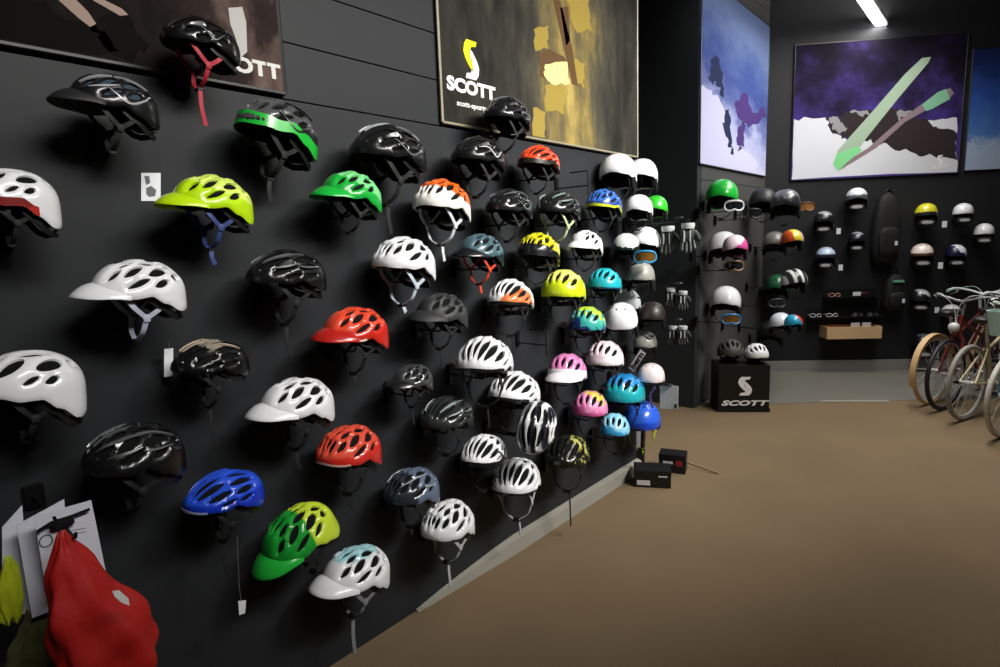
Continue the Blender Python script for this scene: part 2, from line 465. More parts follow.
def hook(y, z, L, up, label, x0=0.0, rz=0.0, group='helmet hooks on the slat wall', loc=None):
    t = thing('wall_hook', label, 'hook', loc or (x0, y, z), (0,0,rz), group)
    mobj('back_plate', hook_mesh('plate', L, up), WIRE, t); mobj('arm', hook_mesh('arm', L, up), WIRE, t); mobj('rest', hook_mesh('rest', L, up), BLK, t)
    return t
# ---------------------------------------------------------------- placing
def vproj(P):
    q = (P-CAM) @ RM
    return 500+F*q[:,0]/q[:,2], 333.5+F*q[:,1]/q[:,2]
def mverts(me):
    a = np.empty(len(me.vertices)*3); me.vertices.foreach_get('co', a); return a.reshape(-1,3)
FIT = []
def fit(style, box, plane, yaw, pitch, roll, vis, lo=.66, hi=1.22):
    V = mverts(shell_mesh(style))
    if vis: V = np.vstack([V, mverts(cached(('v',style), lambda: visor(style)))])
    M = np.array(Matrix.Rotation(R(yaw),3,'Z') @ Matrix.Rotation(R(pitch),3,'Y') @ Matrix.Rotation(R(roll),3,'X'))
    V = V @ M.T; x0,y0,x1,y1 = box; u, v = (x0+x1)/2, (y0+y1)/2; s = 1.0; raw = 1.0
    for _ in range(5):
        p = np.array(hit(u, v, *plane)); a, b = vproj(V*s+p)
        raw = s*(x1-x0)/(a.max()-a.min()); s = max(lo, min(hi, raw))
        a, b = vproj(V*s+p); u += (x0+x1)/2-(a.max()+a.min())/2; v += (y0+y1)/2-(b.max()+b.min())/2
    FIT.append((box, round(raw,2), round((y1-y0)/(b.max()-b.min()),2), [round(float(c),2) for c in p]))
    return Vector(p), s
def PX(c): return ((1,0,0), c)
def PY(c): return ((0,1,0), c)
def place(style, box, plane, label, shell, hook_label=None, yaw=-90, pitch=0, roll=0, vis=None, lo=.66, hi=1.22, x0=0.0, **k):
    if vis is not None and style == 'mtb': style = 'peak'
    p, s = fit(style, box, plane, yaw, pitch, roll, vis is not None, lo, hi)
    t = helmet(style, p, label, shell, yaw, pitch, roll, s, vis, **k)
    if hook_label:
        if len(hook_label.split()) > 16: hook_label = 'hook under' + hook_label.split(' under', 1)[1]
        L = p.x-x0; hz = SHAPE[style][3]*s*.74
        hook(p.y, p.z-.062, L, .062+hz-.012, hook_label, x0)
    return t
# ---------------------------------------------------------------- the room
W1END = onx(636, 153, 0).y
CEIL = 4.45*H/1.58
q = [onz(*p) for p in ((691,408),(763,371))]
W2X = (q[0].x+q[1].x)/2; W2Y = q[0].y
a, b = onz(780,371), onz(930,369)
BD = (b-a).normalized(); BN = Vector((BD.y, -BD.x, 0))       # along the back wall / out of it, into the room
BC = BN.dot(a); PB = (tuple(BN), BC)
def onb(u, v, off=0.0): return hit(u, v, tuple(BN), BC+off)
BRZ = math.atan2(BD.y, BD.x)
XR = 6.2; YF = -3.2
wallm = mat('#26282b', .5, spec=.22, var=.06)
def slatwall(name, y0, y1, x, top, m, zs):
    """boards with narrow grooves between them, on a backing"""
    mb = MB(); z0 = 0.0
    for z in zs+[top]:
        if z-z0 > .02: mb.box((x-.01, (y0+y1)/2, (z0+z-.006)/2), (.02, y1-y0, z-.006-z0))
        z0 = z
    mb.box((x-.06,(y0+y1)/2,top/2), (.08, y1-y0, top))
    o = mb.build(name, m, smooth=False); return tag(o, kind='structure')
g0 = onx(283, 98, 0).z
slatwall('wall_left', YF, W1END, 0.0, CEIL, wallm, [g0+.2*k for k in range(0, 11)])
dark = mat('#242628', .7, spec=.3, var=.08)
tag(MB().box((-.26,(YF+W1END)/2,CEIL/2), (.32, W1END-YF-.0, CEIL)).build('wall_left_core', dark, smooth=False), kind='structure')
tag(MB().box((W2X-1.25, W2Y+.05, CEIL/2), (2.5-.002, .1, CEIL)).build('wall_niche', mat('#303437', .6, spec=.2, var=.05), smooth=False), kind='structure')
tag(MB().box((-2.3,(W1END+W2Y)/2,CEIL/2), (.1, W2Y-W1END+.6, CEIL)).build('wall_niche_side', dark, smooth=False), kind='structure')
yb = (BC-BN.x*W2X)/BN.y
slatwall('wall_left_rear', W2Y+.1, yb+.05, W2X, CEIL, mat('#4a4a4a', .6, spec=.3, var=.06), [g0+.2*k for k in range(0, 11)])
def backbox(name, s0, s1, z0, z1, off, th, m, **k):
    """board lying along the back wall between two distances from its corner"""
    c = Vector((W2X, yb, 0)); p = c + BD*(s0+s1)/2 + BN*(off-th/2 if th > 0 else off); p.z = (z0+z1)/2
    return MB().box(p, (s1-s0, abs(th), z1-z0), rot=Matrix.Rotation(BRZ, 3, 'Z')).build(name, m, smooth=False, **k)
tag(backbox('wall_back', -.6, 10, 0, CEIL, 0, .1, mat('#232427', .65, spec=.25, var=.06)), kind='structure')
tag(backbox('baseboard_back', 0.02, 8.3, 0, .13, .018, .018, mat('#8f8f8c', .5, bump=.1)), kind='structure')
tag(MB().box((XR+.05,(YF+10)/2,CEIL/2), (.1, 10-YF+2.6, CEIL)).build('wall_right', mat('#2c2d30', .7, var=.06), smooth=False), kind='structure')
tag(MB().box((2, YF-.05, CEIL/2), (9, .1, CEIL)).build('wall_front', mat('#333436', .7, var=.06), smooth=False), kind='structure')
tag(MB().box((2, 3.6, CEIL+.05), (9, 14.5, .1)).build('ceiling', mat('#e2e0dc', .8, var=.05), smooth=False), kind='structure')
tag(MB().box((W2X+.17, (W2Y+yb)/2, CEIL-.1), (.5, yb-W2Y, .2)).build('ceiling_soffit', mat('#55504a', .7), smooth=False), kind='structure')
# carpet
def carpet():
    m = bpy.data.materials.new('carpet'); m.use_nodes = True; nt = m.node_tree; b = nt.nodes['Principled BSDF']; L = nt.links.new
    tc = nt.nodes.new('ShaderNodeTexCoord'); n1 = nt.nodes.new('ShaderNodeTexNoise'); n1.inputs['Scale'].default_value = 240; n1.inputs['Detail'].default_value = 4
    n2 = nt.nodes.new('ShaderNodeTexNoise'); n2.inputs['Scale'].default_value = 1.6; n2.inputs['Detail'].default_value = 3
    for n in (n1, n2): L(tc.outputs['Object'], n.inputs['Vector'])
    r = nt.nodes.new('ShaderNodeValToRGB'); r.color_ramp.elements[0].color = lin('#62533f'); r.color_ramp.elements[1].color = lin('#826f57'); r.color_ramp.elements[0].position = .3; r.color_ramp.elements[1].position = .7
    mx = nt.nodes.new('ShaderNodeMath'); mx.operation = 'MULTIPLY_ADD'; mx.inputs[1].default_value = .25; L(n2.outputs['Fac'], mx.inputs[0]); L(n1.outputs['Fac'], mx.inputs[2])
    m2 = nt.nodes.new('ShaderNodeMath'); m2.operation = 'SUBTRACT'; m2.inputs[1].default_value = .125; L(mx.outputs[0], m2.inputs[0])
    L(m2.outputs[0], r.inputs['Fac']); L(r.outputs['Color'], b.inputs['Base Color']); b.inputs['Roughness'].default_value = .95; b.inputs['Specular IOR Level'].default_value = .15
    bp = nt.nodes.new('ShaderNodeBump'); bp.inputs['Strength'].default_value = .35; bp.inputs['Distance'].default_value = .004; L(n1.outputs['Fac'], bp.inputs['Height']); L(bp.outputs['Normal'], b.inputs['Normal'])
    return m
tag(MB().box((2, 3.6, -.05), (9, 14.5, .1)).build('floor', carpet(), smooth=False), kind='structure')
# paler vinyl along the back wall with a light threshold strip
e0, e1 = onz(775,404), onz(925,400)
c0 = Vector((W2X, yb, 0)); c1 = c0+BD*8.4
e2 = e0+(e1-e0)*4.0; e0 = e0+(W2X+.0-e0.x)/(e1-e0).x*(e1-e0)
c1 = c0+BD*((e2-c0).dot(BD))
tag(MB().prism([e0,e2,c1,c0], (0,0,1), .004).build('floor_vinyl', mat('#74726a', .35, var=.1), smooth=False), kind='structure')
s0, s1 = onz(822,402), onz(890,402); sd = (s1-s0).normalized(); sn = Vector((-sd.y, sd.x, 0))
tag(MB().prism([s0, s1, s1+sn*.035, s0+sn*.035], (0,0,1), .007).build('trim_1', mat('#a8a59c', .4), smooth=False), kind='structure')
# pale wedge-shaped skirting along the foot of the slat wall
k0 = onz(415,611).y; k1 = W1END
mb = MB(); N = 12; vs = []
for i in range(N+1):
    t = i/N; y = k0+(k1-k0)*t; h_ = .012+.075*min(1, t*3.2)**.8; w_ = .02+.035*min(1, t*3)
    vs += [(0,y,0),(w_,y,0),(w_*.75,y,h_*.85),(.004,y,h_)]
fs = [(i*4+k, i*4+(k+1)%4, i*4+4+(k+1)%4, i*4+4+k) for i in range(N) for k in range(4)] + [(3,2,1,0), (N*4,N*4+1,N*4+2,N*4+3)]
tag(mb.add(vs, fs).build('baseboard_left', mat('#8b897f', .5, var=.1), ang=30), kind='structure')
# ---------------------------------------------------------------- posters
def logo(poly0, ux, uz, nrm, w, h):
    """the two hooked strokes of the emblem; returns two prisms"""
    A = [(.25,1),(.86,1),(.80,.87),(.54,.84),(.44,.72),(.45,.54),(.58,.36),(.60,.20),(.40,.30),(.16,.50),(.04,.68),(.10,.88)]
    B = [(1-x, 1-z) for x, z in A]
    return [[poly0+ux*(x-.5)*w+uz*(z-.5)*h for x, z in P] for P in (A, B)]
def poster_mat(kind):
    m = bpy.data.materials.new('print_'+kind); m.use_nodes = True; nt = m.node_tree; b = nt.nodes['Principled BSDF']; L = nt.links.new
    b.inputs['Roughness'].default_value = .85; b.inputs['Specular IOR Level'].default_value = .15
    tc = nt.nodes.new('ShaderNodeTexCoord'); mp = nt.nodes.new('ShaderNodeMapping'); L(tc.outputs['UV'], mp.inputs['Vector'])
    sx = nt.nodes.new('ShaderNodeSeparateXYZ'); L(tc.outputs['UV'], sx.inputs[0])
    n = nt.nodes.new('ShaderNodeTexNoise'); L(mp.outputs[0], n.inputs['Vector']); n.inputs['Detail'].default_value = 6; n.inputs['Roughness'].default_value = .62
    def math_(op, a, bb=None, c=None):
        q = nt.nodes.new('ShaderNodeMath'); q.operation = op
        for i, v in enumerate((a, bb, c)):
            if v is None: continue
            if isinstance(v, (int, float)): q.inputs[i].default_value = v
            else: L(v, q.inputs[i])
        return q.outputs[0]
    r = nt.nodes.new('ShaderNodeValToRGB'); cr = r.color_ramp
    def ramp(st):
        while len(cr.elements) < len(st): cr.elements.new(.5)
        for e, (p, c) in zip(cr.elements, st): e.position = p; e.color = lin(c)
    if kind == 'forest':      # a dim wood with a pale gold streak down the middle
        mp.inputs['Scale'].default_value = (9, 2.0, 1); n.inputs['Scale'].default_value = 1.4
        d = math_('ABSOLUTE', math_('SUBTRACT', sx.outputs[0], .56)); g = math_('MAXIMUM', math_('SUBTRACT', 1.0, math_('MULTIPLY', d, 3.6)), 0.0)
        f = math_('MULTIPLY_ADD', g, .30, math_('MULTIPLY_ADD', n.outputs['Fac'], .55, .05)); L(f, r.inputs['Fac'])
        ramp([(.25,'#1b1b16'),(.36,'#302f2a'),(.47,'#4a4638'),(.57,'#75673c'),(.67,'#a28e50'),(.78,'#c4b47c')])
    elif kind == 'rock':
        mp.inputs['Scale'].default_value = (5, 2.4, 1); n.inputs['Scale'].default_value = 1.2
        f = math_('MULTIPLY_ADD', sx.outputs[0], .42, math_('MULTIPLY', n.outputs['Fac'], .55)); L(f, r.inputs['Fac'])
        ramp([(.34,'#070606'),(.54,'#120e0d'),(.66,'#2c2321'),(.74,'#66544e'),(.86,'#a08c84')])
    elif kind == 'alpine':
        mp.inputs['Scale'].default_value = (2.2, 3.4, 1); n.inputs['Scale'].default_value = 1.6
        f = math_('MULTIPLY_ADD', sx.outputs[1], .8, math_('MULTIPLY_ADD', n.outputs['Fac'], .5, math_('MULTIPLY', sx.outputs[0], .14))); L(f, r.inputs['Fac'])
        ramp([(.34,'#c9cbe6'),(.52,'#a9aed6'),(.62,'#6a74ad'),(.74,'#3d4f92'),(.88,'#54689f'),(1.0,'#6c7eab')])
    elif kind == 'night':
        mp.inputs['Scale'].default_value = (2.0, 1.6, 1); n.inputs['Scale'].default_value = 2.0
        f = math_('MULTIPLY_ADD', n.outputs['Fac'], .5, math_('MULTIPLY', sx.outputs[1], -.24)); L(f, r.inputs['Fac'])
        ramp([(-.0,'#120e1a'),(.06,'#1d1530'),(.13,'#33265c'),(.22,'#46368a')])
    elif kind == 'bluesky':
        mp.inputs['Scale'].default_value = (3, 3, 1); n.inputs['Scale'].default_value = 2.4
        f = math_('MULTIPLY_ADD', sx.outputs[1], .9, math_('MULTIPLY', n.outputs['Fac'], .35)); L(f, r.inputs['Fac'])
        ramp([(.2,'#b9c4d6'),(.36,'#8fa3c6'),(.44,'#4d74b4'),(.7,'#2f55a5'),(1.0,'#1c2c62')])
    L(r.outputs['Color'], b.inputs['Base Color']); return m
EXT = {}
def poster(name, label, c00, c10, c11, c01, nrm, kind, framecol='#17181a', th=.02):
    t = thing(name, label, 'poster', (0,0,0))
    t.location = c00
    off = Vector(c00); nrm = Vector(nrm)
    vs = [Vector(c)-off+nrm*th for c in (c00,c10,c11,c01)]; bk = [v-nrm*(th-.0005) for v in vs]
    me = bpy.data.meshes.new('print'); me.from_pydata(vs+bk, [], [(0,1,2,3),(7,6,5,4),(0,4,5,1),(1,5,6,2),(2,6,7,3),(3,7,4,0)])
    uv = me.uv_layers.new(); uvs = [(0,0),(1,0),(1,1),(0,1)]
    for p in me.polygons:
        for li in p.loop_indices: uv.data[li].uv = uvs[me.loops[li].vertex_index % 4]
    mobj('print', me, poster_mat(kind), t)
    ex = Vector(c10)-off; EXT[t.name] = (off, ex.normalized(), ex.length, Vector(c01).z-off.z)
    mb = MB(); w = .012
    ring = vs+[vs[0]]
    for a, b in zip(vs, vs[1:]+vs[:1]): mb.tube([a-nrm*.004, b-nrm*.004], .008, 6)
    mb.build('frame', mat(framecol, .4), t); return t
def printed(t, name, polys, nrm, m, off):
    o, ex, L, Hh = EXT[t.name]
    def inside(p):          # kept within the sheet
        p = Vector(p)-o; x = p.dot(ex); n = nrm*p.dot(nrm)
        return n+ex*min(L-.012, max(.012, x))+Vector((0,0,min(Hh-.012, max(.012, p.z))))
    for P in polys: MB().prism([inside(p) for p in P], nrm, off).build(name, m, t, smooth=False)
def words(t, txt, pos, size, nrm_rz, m, bold=.0, xs=1.0, name='lettering', shear=0, tilt=0):
    o = mobj(name, text_mesh(txt, size, bold, xs, shear), m, t); o.location = Vector(pos)-Vector(t.location)
    o.rotation_euler = (Matrix.Rotation(nrm_rz, 3, 'Z') @ Matrix.Rotation(tilt, 3, 'Y')).to_euler(); return o
NX = Vector((1,0,0)); PT = .02
def jag(pts, amp=2.0, n=4, seed=3):
    """roughen an outline so that rock, snow and foliage have broken edges"""
    rnd = random.Random(seed+len(pts)); out = []
    for (x0,y0),(x1,y1) in zip(pts, pts[1:]+pts[:1]):
        for k in range(n):
            t = k/n; j = amp if k else amp*.3; out.append((x0+(x1-x0)*t+rnd.uniform(-j,j)*.8, y0+(y1-y0)*t+rnd.uniform(-j,j)))
    return out
def wpx(pts, x=PT): return [onx(u, v, x) for u, v in pts]
zt = 3.55
# riding poster over the near end of the slat wall
yl = onx(0, 53, 0).y - .75; yr = onx(283, 97, 0).y
t = poster('wall_poster', 'dark rock and rider poster above the two black helmets at the near wall end', (0,yl,g0+.012), (0,yr,g0+.012), (0,yr,zt), (0,yl,zt), NX, 'rock')
printed(t, 'picture_figure', [wpx(jag([(0,0),(45,0),(60,14),(100,30),(120,52),(95,62),(60,58),(20,50),(-10,48)],5)), wpx(jag([(90,20),(128,14),(150,46),(130,60),(104,48)],5))], NX, mat('#100e0e', .85, spec=.08), .0012)
printed(t, 'picture_arm', [wpx([(58,0),(76,0),(88,12),(96,24),(90,27),(78,18)]), wpx([(92,0),(104,0),(122,9),(128,15),(120,16),(106,8)])], NX, mat('#9d8a80', .85, spec=.08), .0020)
printed(t, 'picture_bib', [wpx([(228,8),(242,7),(246,22),(247,52),(240,58),(236,40),(230,24)])], NX, mat('#b9b7b4', .85, spec=.08), .0016)
words(t, 'SCOTT', onx(244,66,PT+.0015), .066, PI/2, mat('#d9d7d4', .85, spec=.08), .003, 1.25)
# forest poster
yl = onx(437, 60, 0).y; yr = W1END-.012
FT = t = poster('wall_poster', 'golden forest ride poster with a yellow and white emblem', (0,yl,g0+.012), (0,yr,g0+.012), (0,yr,zt), (0,yl,zt), NX, 'forest', '#8d8672')
printed(t, 'picture_rider', [wpx(jag([(538,52),(552,50),(566,60),(570,78),(556,84),(540,76)],2)), wpx([(553,0),(560,0),(572,48),(578,86),(572,84),(562,40)]), wpx([(560,8),(568,6),(570,40),(566,46)])], NX, mat('#57422c', .85, spec=.08), .0012)
printed(t, 'picture_shirt', [wpx(jag([(545,64),(567,62),(570,84),(552,84),(544,76)],1.5))], NX, mat('#d8c684', .85, spec=.08), .0018)
printed(t, 'picture_birch', [wpx(jag([(533,108),(546,112),(545,142),(533,140)],2)), wpx(jag([(545,86),(568,86),(564,114),(546,112)],3)), wpx(jag([(566,0),(590,0),(592,30),(578,34)],4)), wpx(jag([(534,30),(550,26),(548,48),(536,52)],3)), wpx(jag([(572,60),(586,64),(584,88),(574,84)],3))], NX, mat('#8f7c3c', .85, spec=.08), .0011)
lc = onx(471, 60, PT); A, B = logo(lc, Vector((0,1,0)), Vector((0,0,1)), NX, .115, .175)
printed(t, 'emblem_stroke', [A], NX, mat('#e6e02a', .85, spec=.08), .0022); printed(t, 'emblem_stroke', [B], NX, mat('#eeeeec', .85, spec=.08), .0022)
words(t, 'SCOTT', onx(472, 89, PT+.0015), .082, PI/2, mat('#f0f0ee', .85, spec=.08), .004, 1.28)
words(t, 'scott-sports', onx(472, 106, PT+.0015), .034, PI/2, mat('#d8d8d4', .85, spec=.08), .001, 1.25)
# alpine poster on the recessed rear wall
def w2px(pts, x=W2X+PT): return [onx(u, v, x) for u, v in pts]
yl = W2Y+.012; yr = onx(766, 100, W2X).y; zb = onx(730, 170, W2X).z; zt2 = onx(763, 23, W2X).z
t = poster('wall_poster', 'tall blue and white skier poster on the recessed rear wall', (W2X,yl,zb), (W2X,yr,zb), (W2X,yr,zt2), (W2X,yl,zt2), NX, 'alpine')
printed(t, 'picture_rock', [w2px(jag([(711,62),(716,55),(723,72),(724,98),(716,84),(710,82)],2.6,5)), w2px(jag([(725,110),(729,112),(732,140),(734,155),(728,146),(724,128)],2.6,5))], NX, mat('#2b3355', .85, spec=.08), .0012)
printed(t, 'picture_crag', [w2px(jag([(734,104),(744,92),(752,112),(764,108),(766,118),(748,128),(740,120)],2.6,5)), w2px(jag([(738,134),(742,120),(746,124),(744,146),(738,150)],2.6,5))], NX, mat('#4d3a78', .85, spec=.08), .0011)
printed(t, 'picture_snow', [w2px(jag([(699,84),(712,90),(724,108),(730,150),(741,150),(756,160),(757,176),(699,163)],2.6,5))], NX, mat('#ccccee', .85, spec=.08), .0006)
# ski poster on the back wall
def bpx(pts, off=PT): return [onb(u, v, off) for u, v in pts]
bl, br, tl = onb(790,182), onb(957,172), onb(790,46)
br.z = bl.z = (bl.z+br.z)/2; tz = tl.z
t = poster('wall_poster', 'night mountain poster with two crossed pale green skis', bl, br, Vector((br.x,br.y,tz)), Vector((bl.x,bl.y,tz)), BN, 'night')
printed(t, 'picture_snow', [bpx(jag([(791,119),(826,117),(830,130),(846,140),(870,138),(880,128),(900,136),(930,120),(957,118),(957,173),(791,180)],2.6,5))], BN, mat('#d2d4da', .85, spec=.08), .0010)
printed(t, 'picture_ridge', [bpx(jag([(826,118),(850,112),(872,110),(880,112),(892,108),(905,110),(918,119),(936,126),(957,134),(957,160),(940,158),(915,154),(890,146),(872,142),(862,136),(845,138),(832,134)],2.6,5))], BN, mat('#332b2e', .85, spec=.08), .0014)
printed(t, 'picture_rock_snow', [bpx(jag([(830,116),(840,120),(848,128),(838,134),(832,126)],2.6,5)), bpx(jag([(850,112),(868,111),(872,116),(858,115)],2.6,5)), bpx(jag([(897,112),(912,111),(905,118),(898,120)],2.6,5))], BN, mat('#8e8c90', .85, spec=.08), .0018)
printed(t, 'picture_ski', [bpx([(833,164),(838,150),(872,112),(905,74),(922,58),(931,57),(928,63),(900,96),(868,136),(845,168),(838,171)])], BN, mat('#9db29b', .85, spec=.08), .0022)
printed(t, 'picture_ski', [bpx([(838,170),(842,164),(868,148),(900,120),(922,104),(938,92),(950,88),(954,93),(948,100),(930,108),(905,122),(876,148),(850,164)])], BN, mat('#86757c', .85, spec=.08), .0026)
printed(t, 'picture_ski_tip', [bpx([(922,105),(938,92),(946,89),(950,99),(932,109),(926,111)])], BN, mat('#7fb796', .85, spec=.08), .0032)
printed(t, 'picture_ski_tail', [bpx([(833,164),(837,154),(858,146),(862,150),(845,164),(838,171)])], BN, mat('#7fcf8c', .85, spec=.08), .0032)
lc = onb(940,160,PT); UZ = Vector((0,0,1))
A, B = logo(lc, BD, UZ, BN, .075, .11); printed(t, 'emblem_stroke', [A, B], BN, WHT, .0020)
words(t, 'SCOTT', onb(941,167,PT+.0016), .05, BRZ, WHT, .002, 1.3)
bl, tl = onb(963,171), onb(963,50)
br = bl+BD*1.9; tz = tl.z
t = poster('wall_poster', 'deep blue sky poster over snowy clouds on the back wall', bl, br, Vector((br.x,br.y,tz)), Vector((bl.x,bl.y,tz)), BN, 'bluesky')
printed(t, 'picture_cloud', [bpx(jag([(964,171),(964,146),(972,140),(980,150),(990,144),(999,152),(1004,166),(1003,169)],2.6,5))], BN, mat('#9fb0c6', .85, spec=.08), .0012)
# ---------------------------------------------------------------- the slat wall's helmets
def gl(c, r=.3, coat=.5): return mat(c, r, coat=coat)
def W(style, box, label, shell, x=.17, hk=True, **k):
    if k.get('vis') is True: k['vis'] = shell
    return place(style, box, PX(x), label, shell, ('dark wall hook under the '+label) if hk else None, **k)
SIL = gl('#9a9da2', .25); GRY = gl('#5a5d62', .3); WH = gl('#eaecf0'); MBK = gl('#141416', .32, .3); MATT = gl('#1c1c1e', .6, 0)
WST = mat('#aeb2c4', .6)
W('road', (159,8,241,77), 'black helmet on the dark rock poster with red strap', gl('#101012'), strapm=mat('#a3122c',.6), loose=.14, acc=[('C',GRY)])
W('mtb', (46,77,160,130), 'black helmet with silver streaks below the rock poster', MBK, vis=MATT, acc=[('D',SIL),('E',SIL)], pad=mat('#2a3a48',.9), strapm=STRAP)
W('full', (-38,158,62,240), 'white full-cut helmet with a red lower band', WH, bnd=(two('#b02a22','#7d1a18',(0,0,1),.0,.03,scale=60),-120,120,16), pitch=0)
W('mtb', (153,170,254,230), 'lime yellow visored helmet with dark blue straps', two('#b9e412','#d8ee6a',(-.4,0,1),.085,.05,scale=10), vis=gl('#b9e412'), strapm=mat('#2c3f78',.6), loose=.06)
W('mtb', (234,105,318,157), 'black and grey helmet with a bright green rim', two('#1d1e20','#4a4c4e',(0,0,1),.05,.06,scale=16), bnd=(gl('#1fb43a'),-100,178,19), pitch=-8, acc=[('E',MBK)], loose=.08)
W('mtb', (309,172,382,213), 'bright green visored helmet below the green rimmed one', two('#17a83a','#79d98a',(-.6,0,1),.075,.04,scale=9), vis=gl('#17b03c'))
W('road', (348,122,427,178), 'glossy black helmet with silver flashes beside the forest poster', MBK, acc=[('B',SIL),('E',GRY)], loose=.10)
W('mtb', (412,183,471,220), 'orange helmet with a white lower front', two('#f1ede8','#e8641e',(-.5,0,1),.055,.02,scale=12), strapm=mat('#c9ccd2',.6), loose=.07, yaw=-80)
W('road', (450,134,506,177), 'black helmet with one curved white line', MBK, acc=[('C',gl('#c9ccd0'))])
W('road', (482,94,531,137), 'black helmet in front of the forest poster', gl('#131318'), acc=[('B',GRY)], loose=.06)
W('road', (517,142,560,179), 'small red-orange helmet with black lower edge', gl('#dc4423'), bnd=(gl('#20261c'),-178,178,11), loose=.08)
W('road', (485,188,533,221), 'dark charcoal helmet with dull teal flashes', gl('#1b1c1e'), acc=[('E',gl('#5c6e6c')),('A',GRY)])
W('road', (535,189,581,223), 'black helmet with pale teal rear flash and white strap', gl('#18191a'), acc=[('D',gl('#71817f'))], strapm=mat('#9fb08a',.6), loose=.06)
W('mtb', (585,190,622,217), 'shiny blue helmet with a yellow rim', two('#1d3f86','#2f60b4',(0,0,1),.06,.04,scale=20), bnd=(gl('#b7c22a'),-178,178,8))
W('road', (245,245,327,295), 'glossy black helmet left of the many-vented white one', MBK, acc=[('A',GRY),('D',GRY)], loose=.12)
W('mtb', (371,238,436,279), 'white helmet with many vents and white hanging straps', WH, strapm=mat('#b9c6d2',.6), yaw=-84, loose=.03)
W('mtb', (68,251,187,319), 'large white visored helmet with hanging white straps', WH, vis=True, strapm=WST)
W('mtb', (450,234,504,266), 'dark slate helmet with orange-red straps', two('#202c33','#46616a',(0,.3,1),.06,.06,scale=14), vis=gl('#16181c'), strapm=mat('#c23c22',.6), loose=.05)
W('mtb', (516,230,560,269), 'yellow and black helmet with white rear flash', two('#c9c41c','#181a1c',(.55,0,-1),.0,.03,scale=14), bnd=(gl('#15161a'),-178,178,13), yaw=-80)
W('mtb', (565,230,603,257), 'small white visored helmet beside the yellow and black one', WH, vis=True, yaw=-84)
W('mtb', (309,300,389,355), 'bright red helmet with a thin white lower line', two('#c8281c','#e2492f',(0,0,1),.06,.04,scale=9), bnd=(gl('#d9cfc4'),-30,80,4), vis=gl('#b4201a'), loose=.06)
W('mtb', (406,290,468,331), 'matt dark grey helmet between the white and the red ones', gl('#303133',.6,0), vis=gl('#26272a',.6,0), loose=.10)
W('road', (487,278,534,310), 'white helmet with orange side and black brow line', two('#eceef0','#d2763e',(.5,.9,-.2),.075,.01), bnd=(MBK,-70,70,6), yaw=-72, loose=.10)
W('kid', (541,271,586,300), 'yellow-green helmet under the small white visored one', two('#c7d81e','#dbe36e',(0,0,1),.09,.03), yaw=-76)
W('kid', (587,267,622,294), 'turquoise helmet with a dark lower edge', gl('#1fa7b4'), bnd=(gl('#15324a'),-178,178,5), yaw=-80)
W('full', (-30,340,87,427), 'big white helmet at the edge of the frame above the hanging cards', WH, pitch=-3)
W('road', (170,328,250,386), 'black helmet with pale flecks on its crown', two('#111113','#8c8478',(0,.4,1),.135,.05,scale=30), acc=[('B',gl('#b9a894'))], loose=.16)
W('mtb', (244,377,335,422), 'white visored helmet between the two red helmets', WH, vis=True, loose=.08)
W('mtb', (386,355,432,399), 'grey-black helmet left of the white brow-lined one', gl('#3a3c3e'), acc=[('E',GRY)], vis=gl('#1a1a1c'), loose=.12)
W('road', (455,333,514,375), 'white road helmet with a black brow line', WH, x=.24, bnd=(MBK,-75,60,5), yaw=-68, loose=.08)
W('kid', (545,351,587,385), 'pink helmet with a white visor band', two('#f3eef2','#d77fb6',(-.25,0,1),.035,.004), vis=gl('#f2eef2'), yaw=-72)
W('kid', (568,305,606,334), 'dark blue helmet with green and turquoise blots', two('#1d2c6e','#3aa79c',(0,.2,.4),.062,.09,scale=22,c3='#a9cf3a',thr3=.085), yaw=-78)
W('kid', (586,341,624,366), 'pale pink and white helmet above the pink patterned one', two('#f0e9ee','#e3cdd8',(0,0,1),.06,.03), yaw=-78)
W('skate', (605,301,638,331), 'white round helmet tilted beside the blotted blue one', WH, yaw=-64, pitch=14)
W('mtb', (80,421,187,479), 'black helmet with dull grey lines above the blue helmet', gl('#121315'), acc=[('A',GRY),('B',GRY),('D',gl('#3c3f38'))])
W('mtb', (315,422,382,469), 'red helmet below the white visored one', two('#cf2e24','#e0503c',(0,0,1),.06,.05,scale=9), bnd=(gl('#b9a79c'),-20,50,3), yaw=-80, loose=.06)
W('road', (420,393,474,431), 'black and silver helmet low beside the small white vented one', gl('#2a2e2e'), acc=[('D',SIL),('A',gl('#6f7f7c'))], yaw=-80)
W('road', (487,372,541,403), 'white helmet with large oval vents above the striped one', WH, x=.13, yaw=-76, pitch=-6, bnd=(MBK,-60,60,5))
W('road', (516,402,557,453), 'white helmet with dark stripes tipped nose down', x=.34, shell=two('#eceef0','#23262e',(0,1,.1),.013,.0,stripes=.026), yaw=-74, pitch=52, strapm=mat('#d9c7cc',.6))
W('kid', (572,386,608,421), 'pink helmet with coloured blots', two('#cf5c9c','#e490bd',(0,.3,.6),.075,.09,scale=18,c3='#d8c23a',thr3=.118), yaw=-70)
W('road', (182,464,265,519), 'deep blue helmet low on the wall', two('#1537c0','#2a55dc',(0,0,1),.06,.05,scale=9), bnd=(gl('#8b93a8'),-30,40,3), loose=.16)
W('mtb', (383,464,440,508), 'blue-grey helmet with pale side flashes', two('#5d6a80','#2a3038',(1,0,.2),.06,.03,scale=14), acc=[('A',SIL)], loose=.04)
W('road', (460,433,507,468), 'white and black helmet above the small white vented one', WH, bnd=(MBK,-178,178,9), yaw=-72, acc=[('C',MBK)])
W('road', (492,460,541,493), 'white helmet with upright slots and a black brow', WH, bnd=(MBK,-70,70,4), yaw=-66, strapm=mat('#b8bac0',.6), loose=.07)
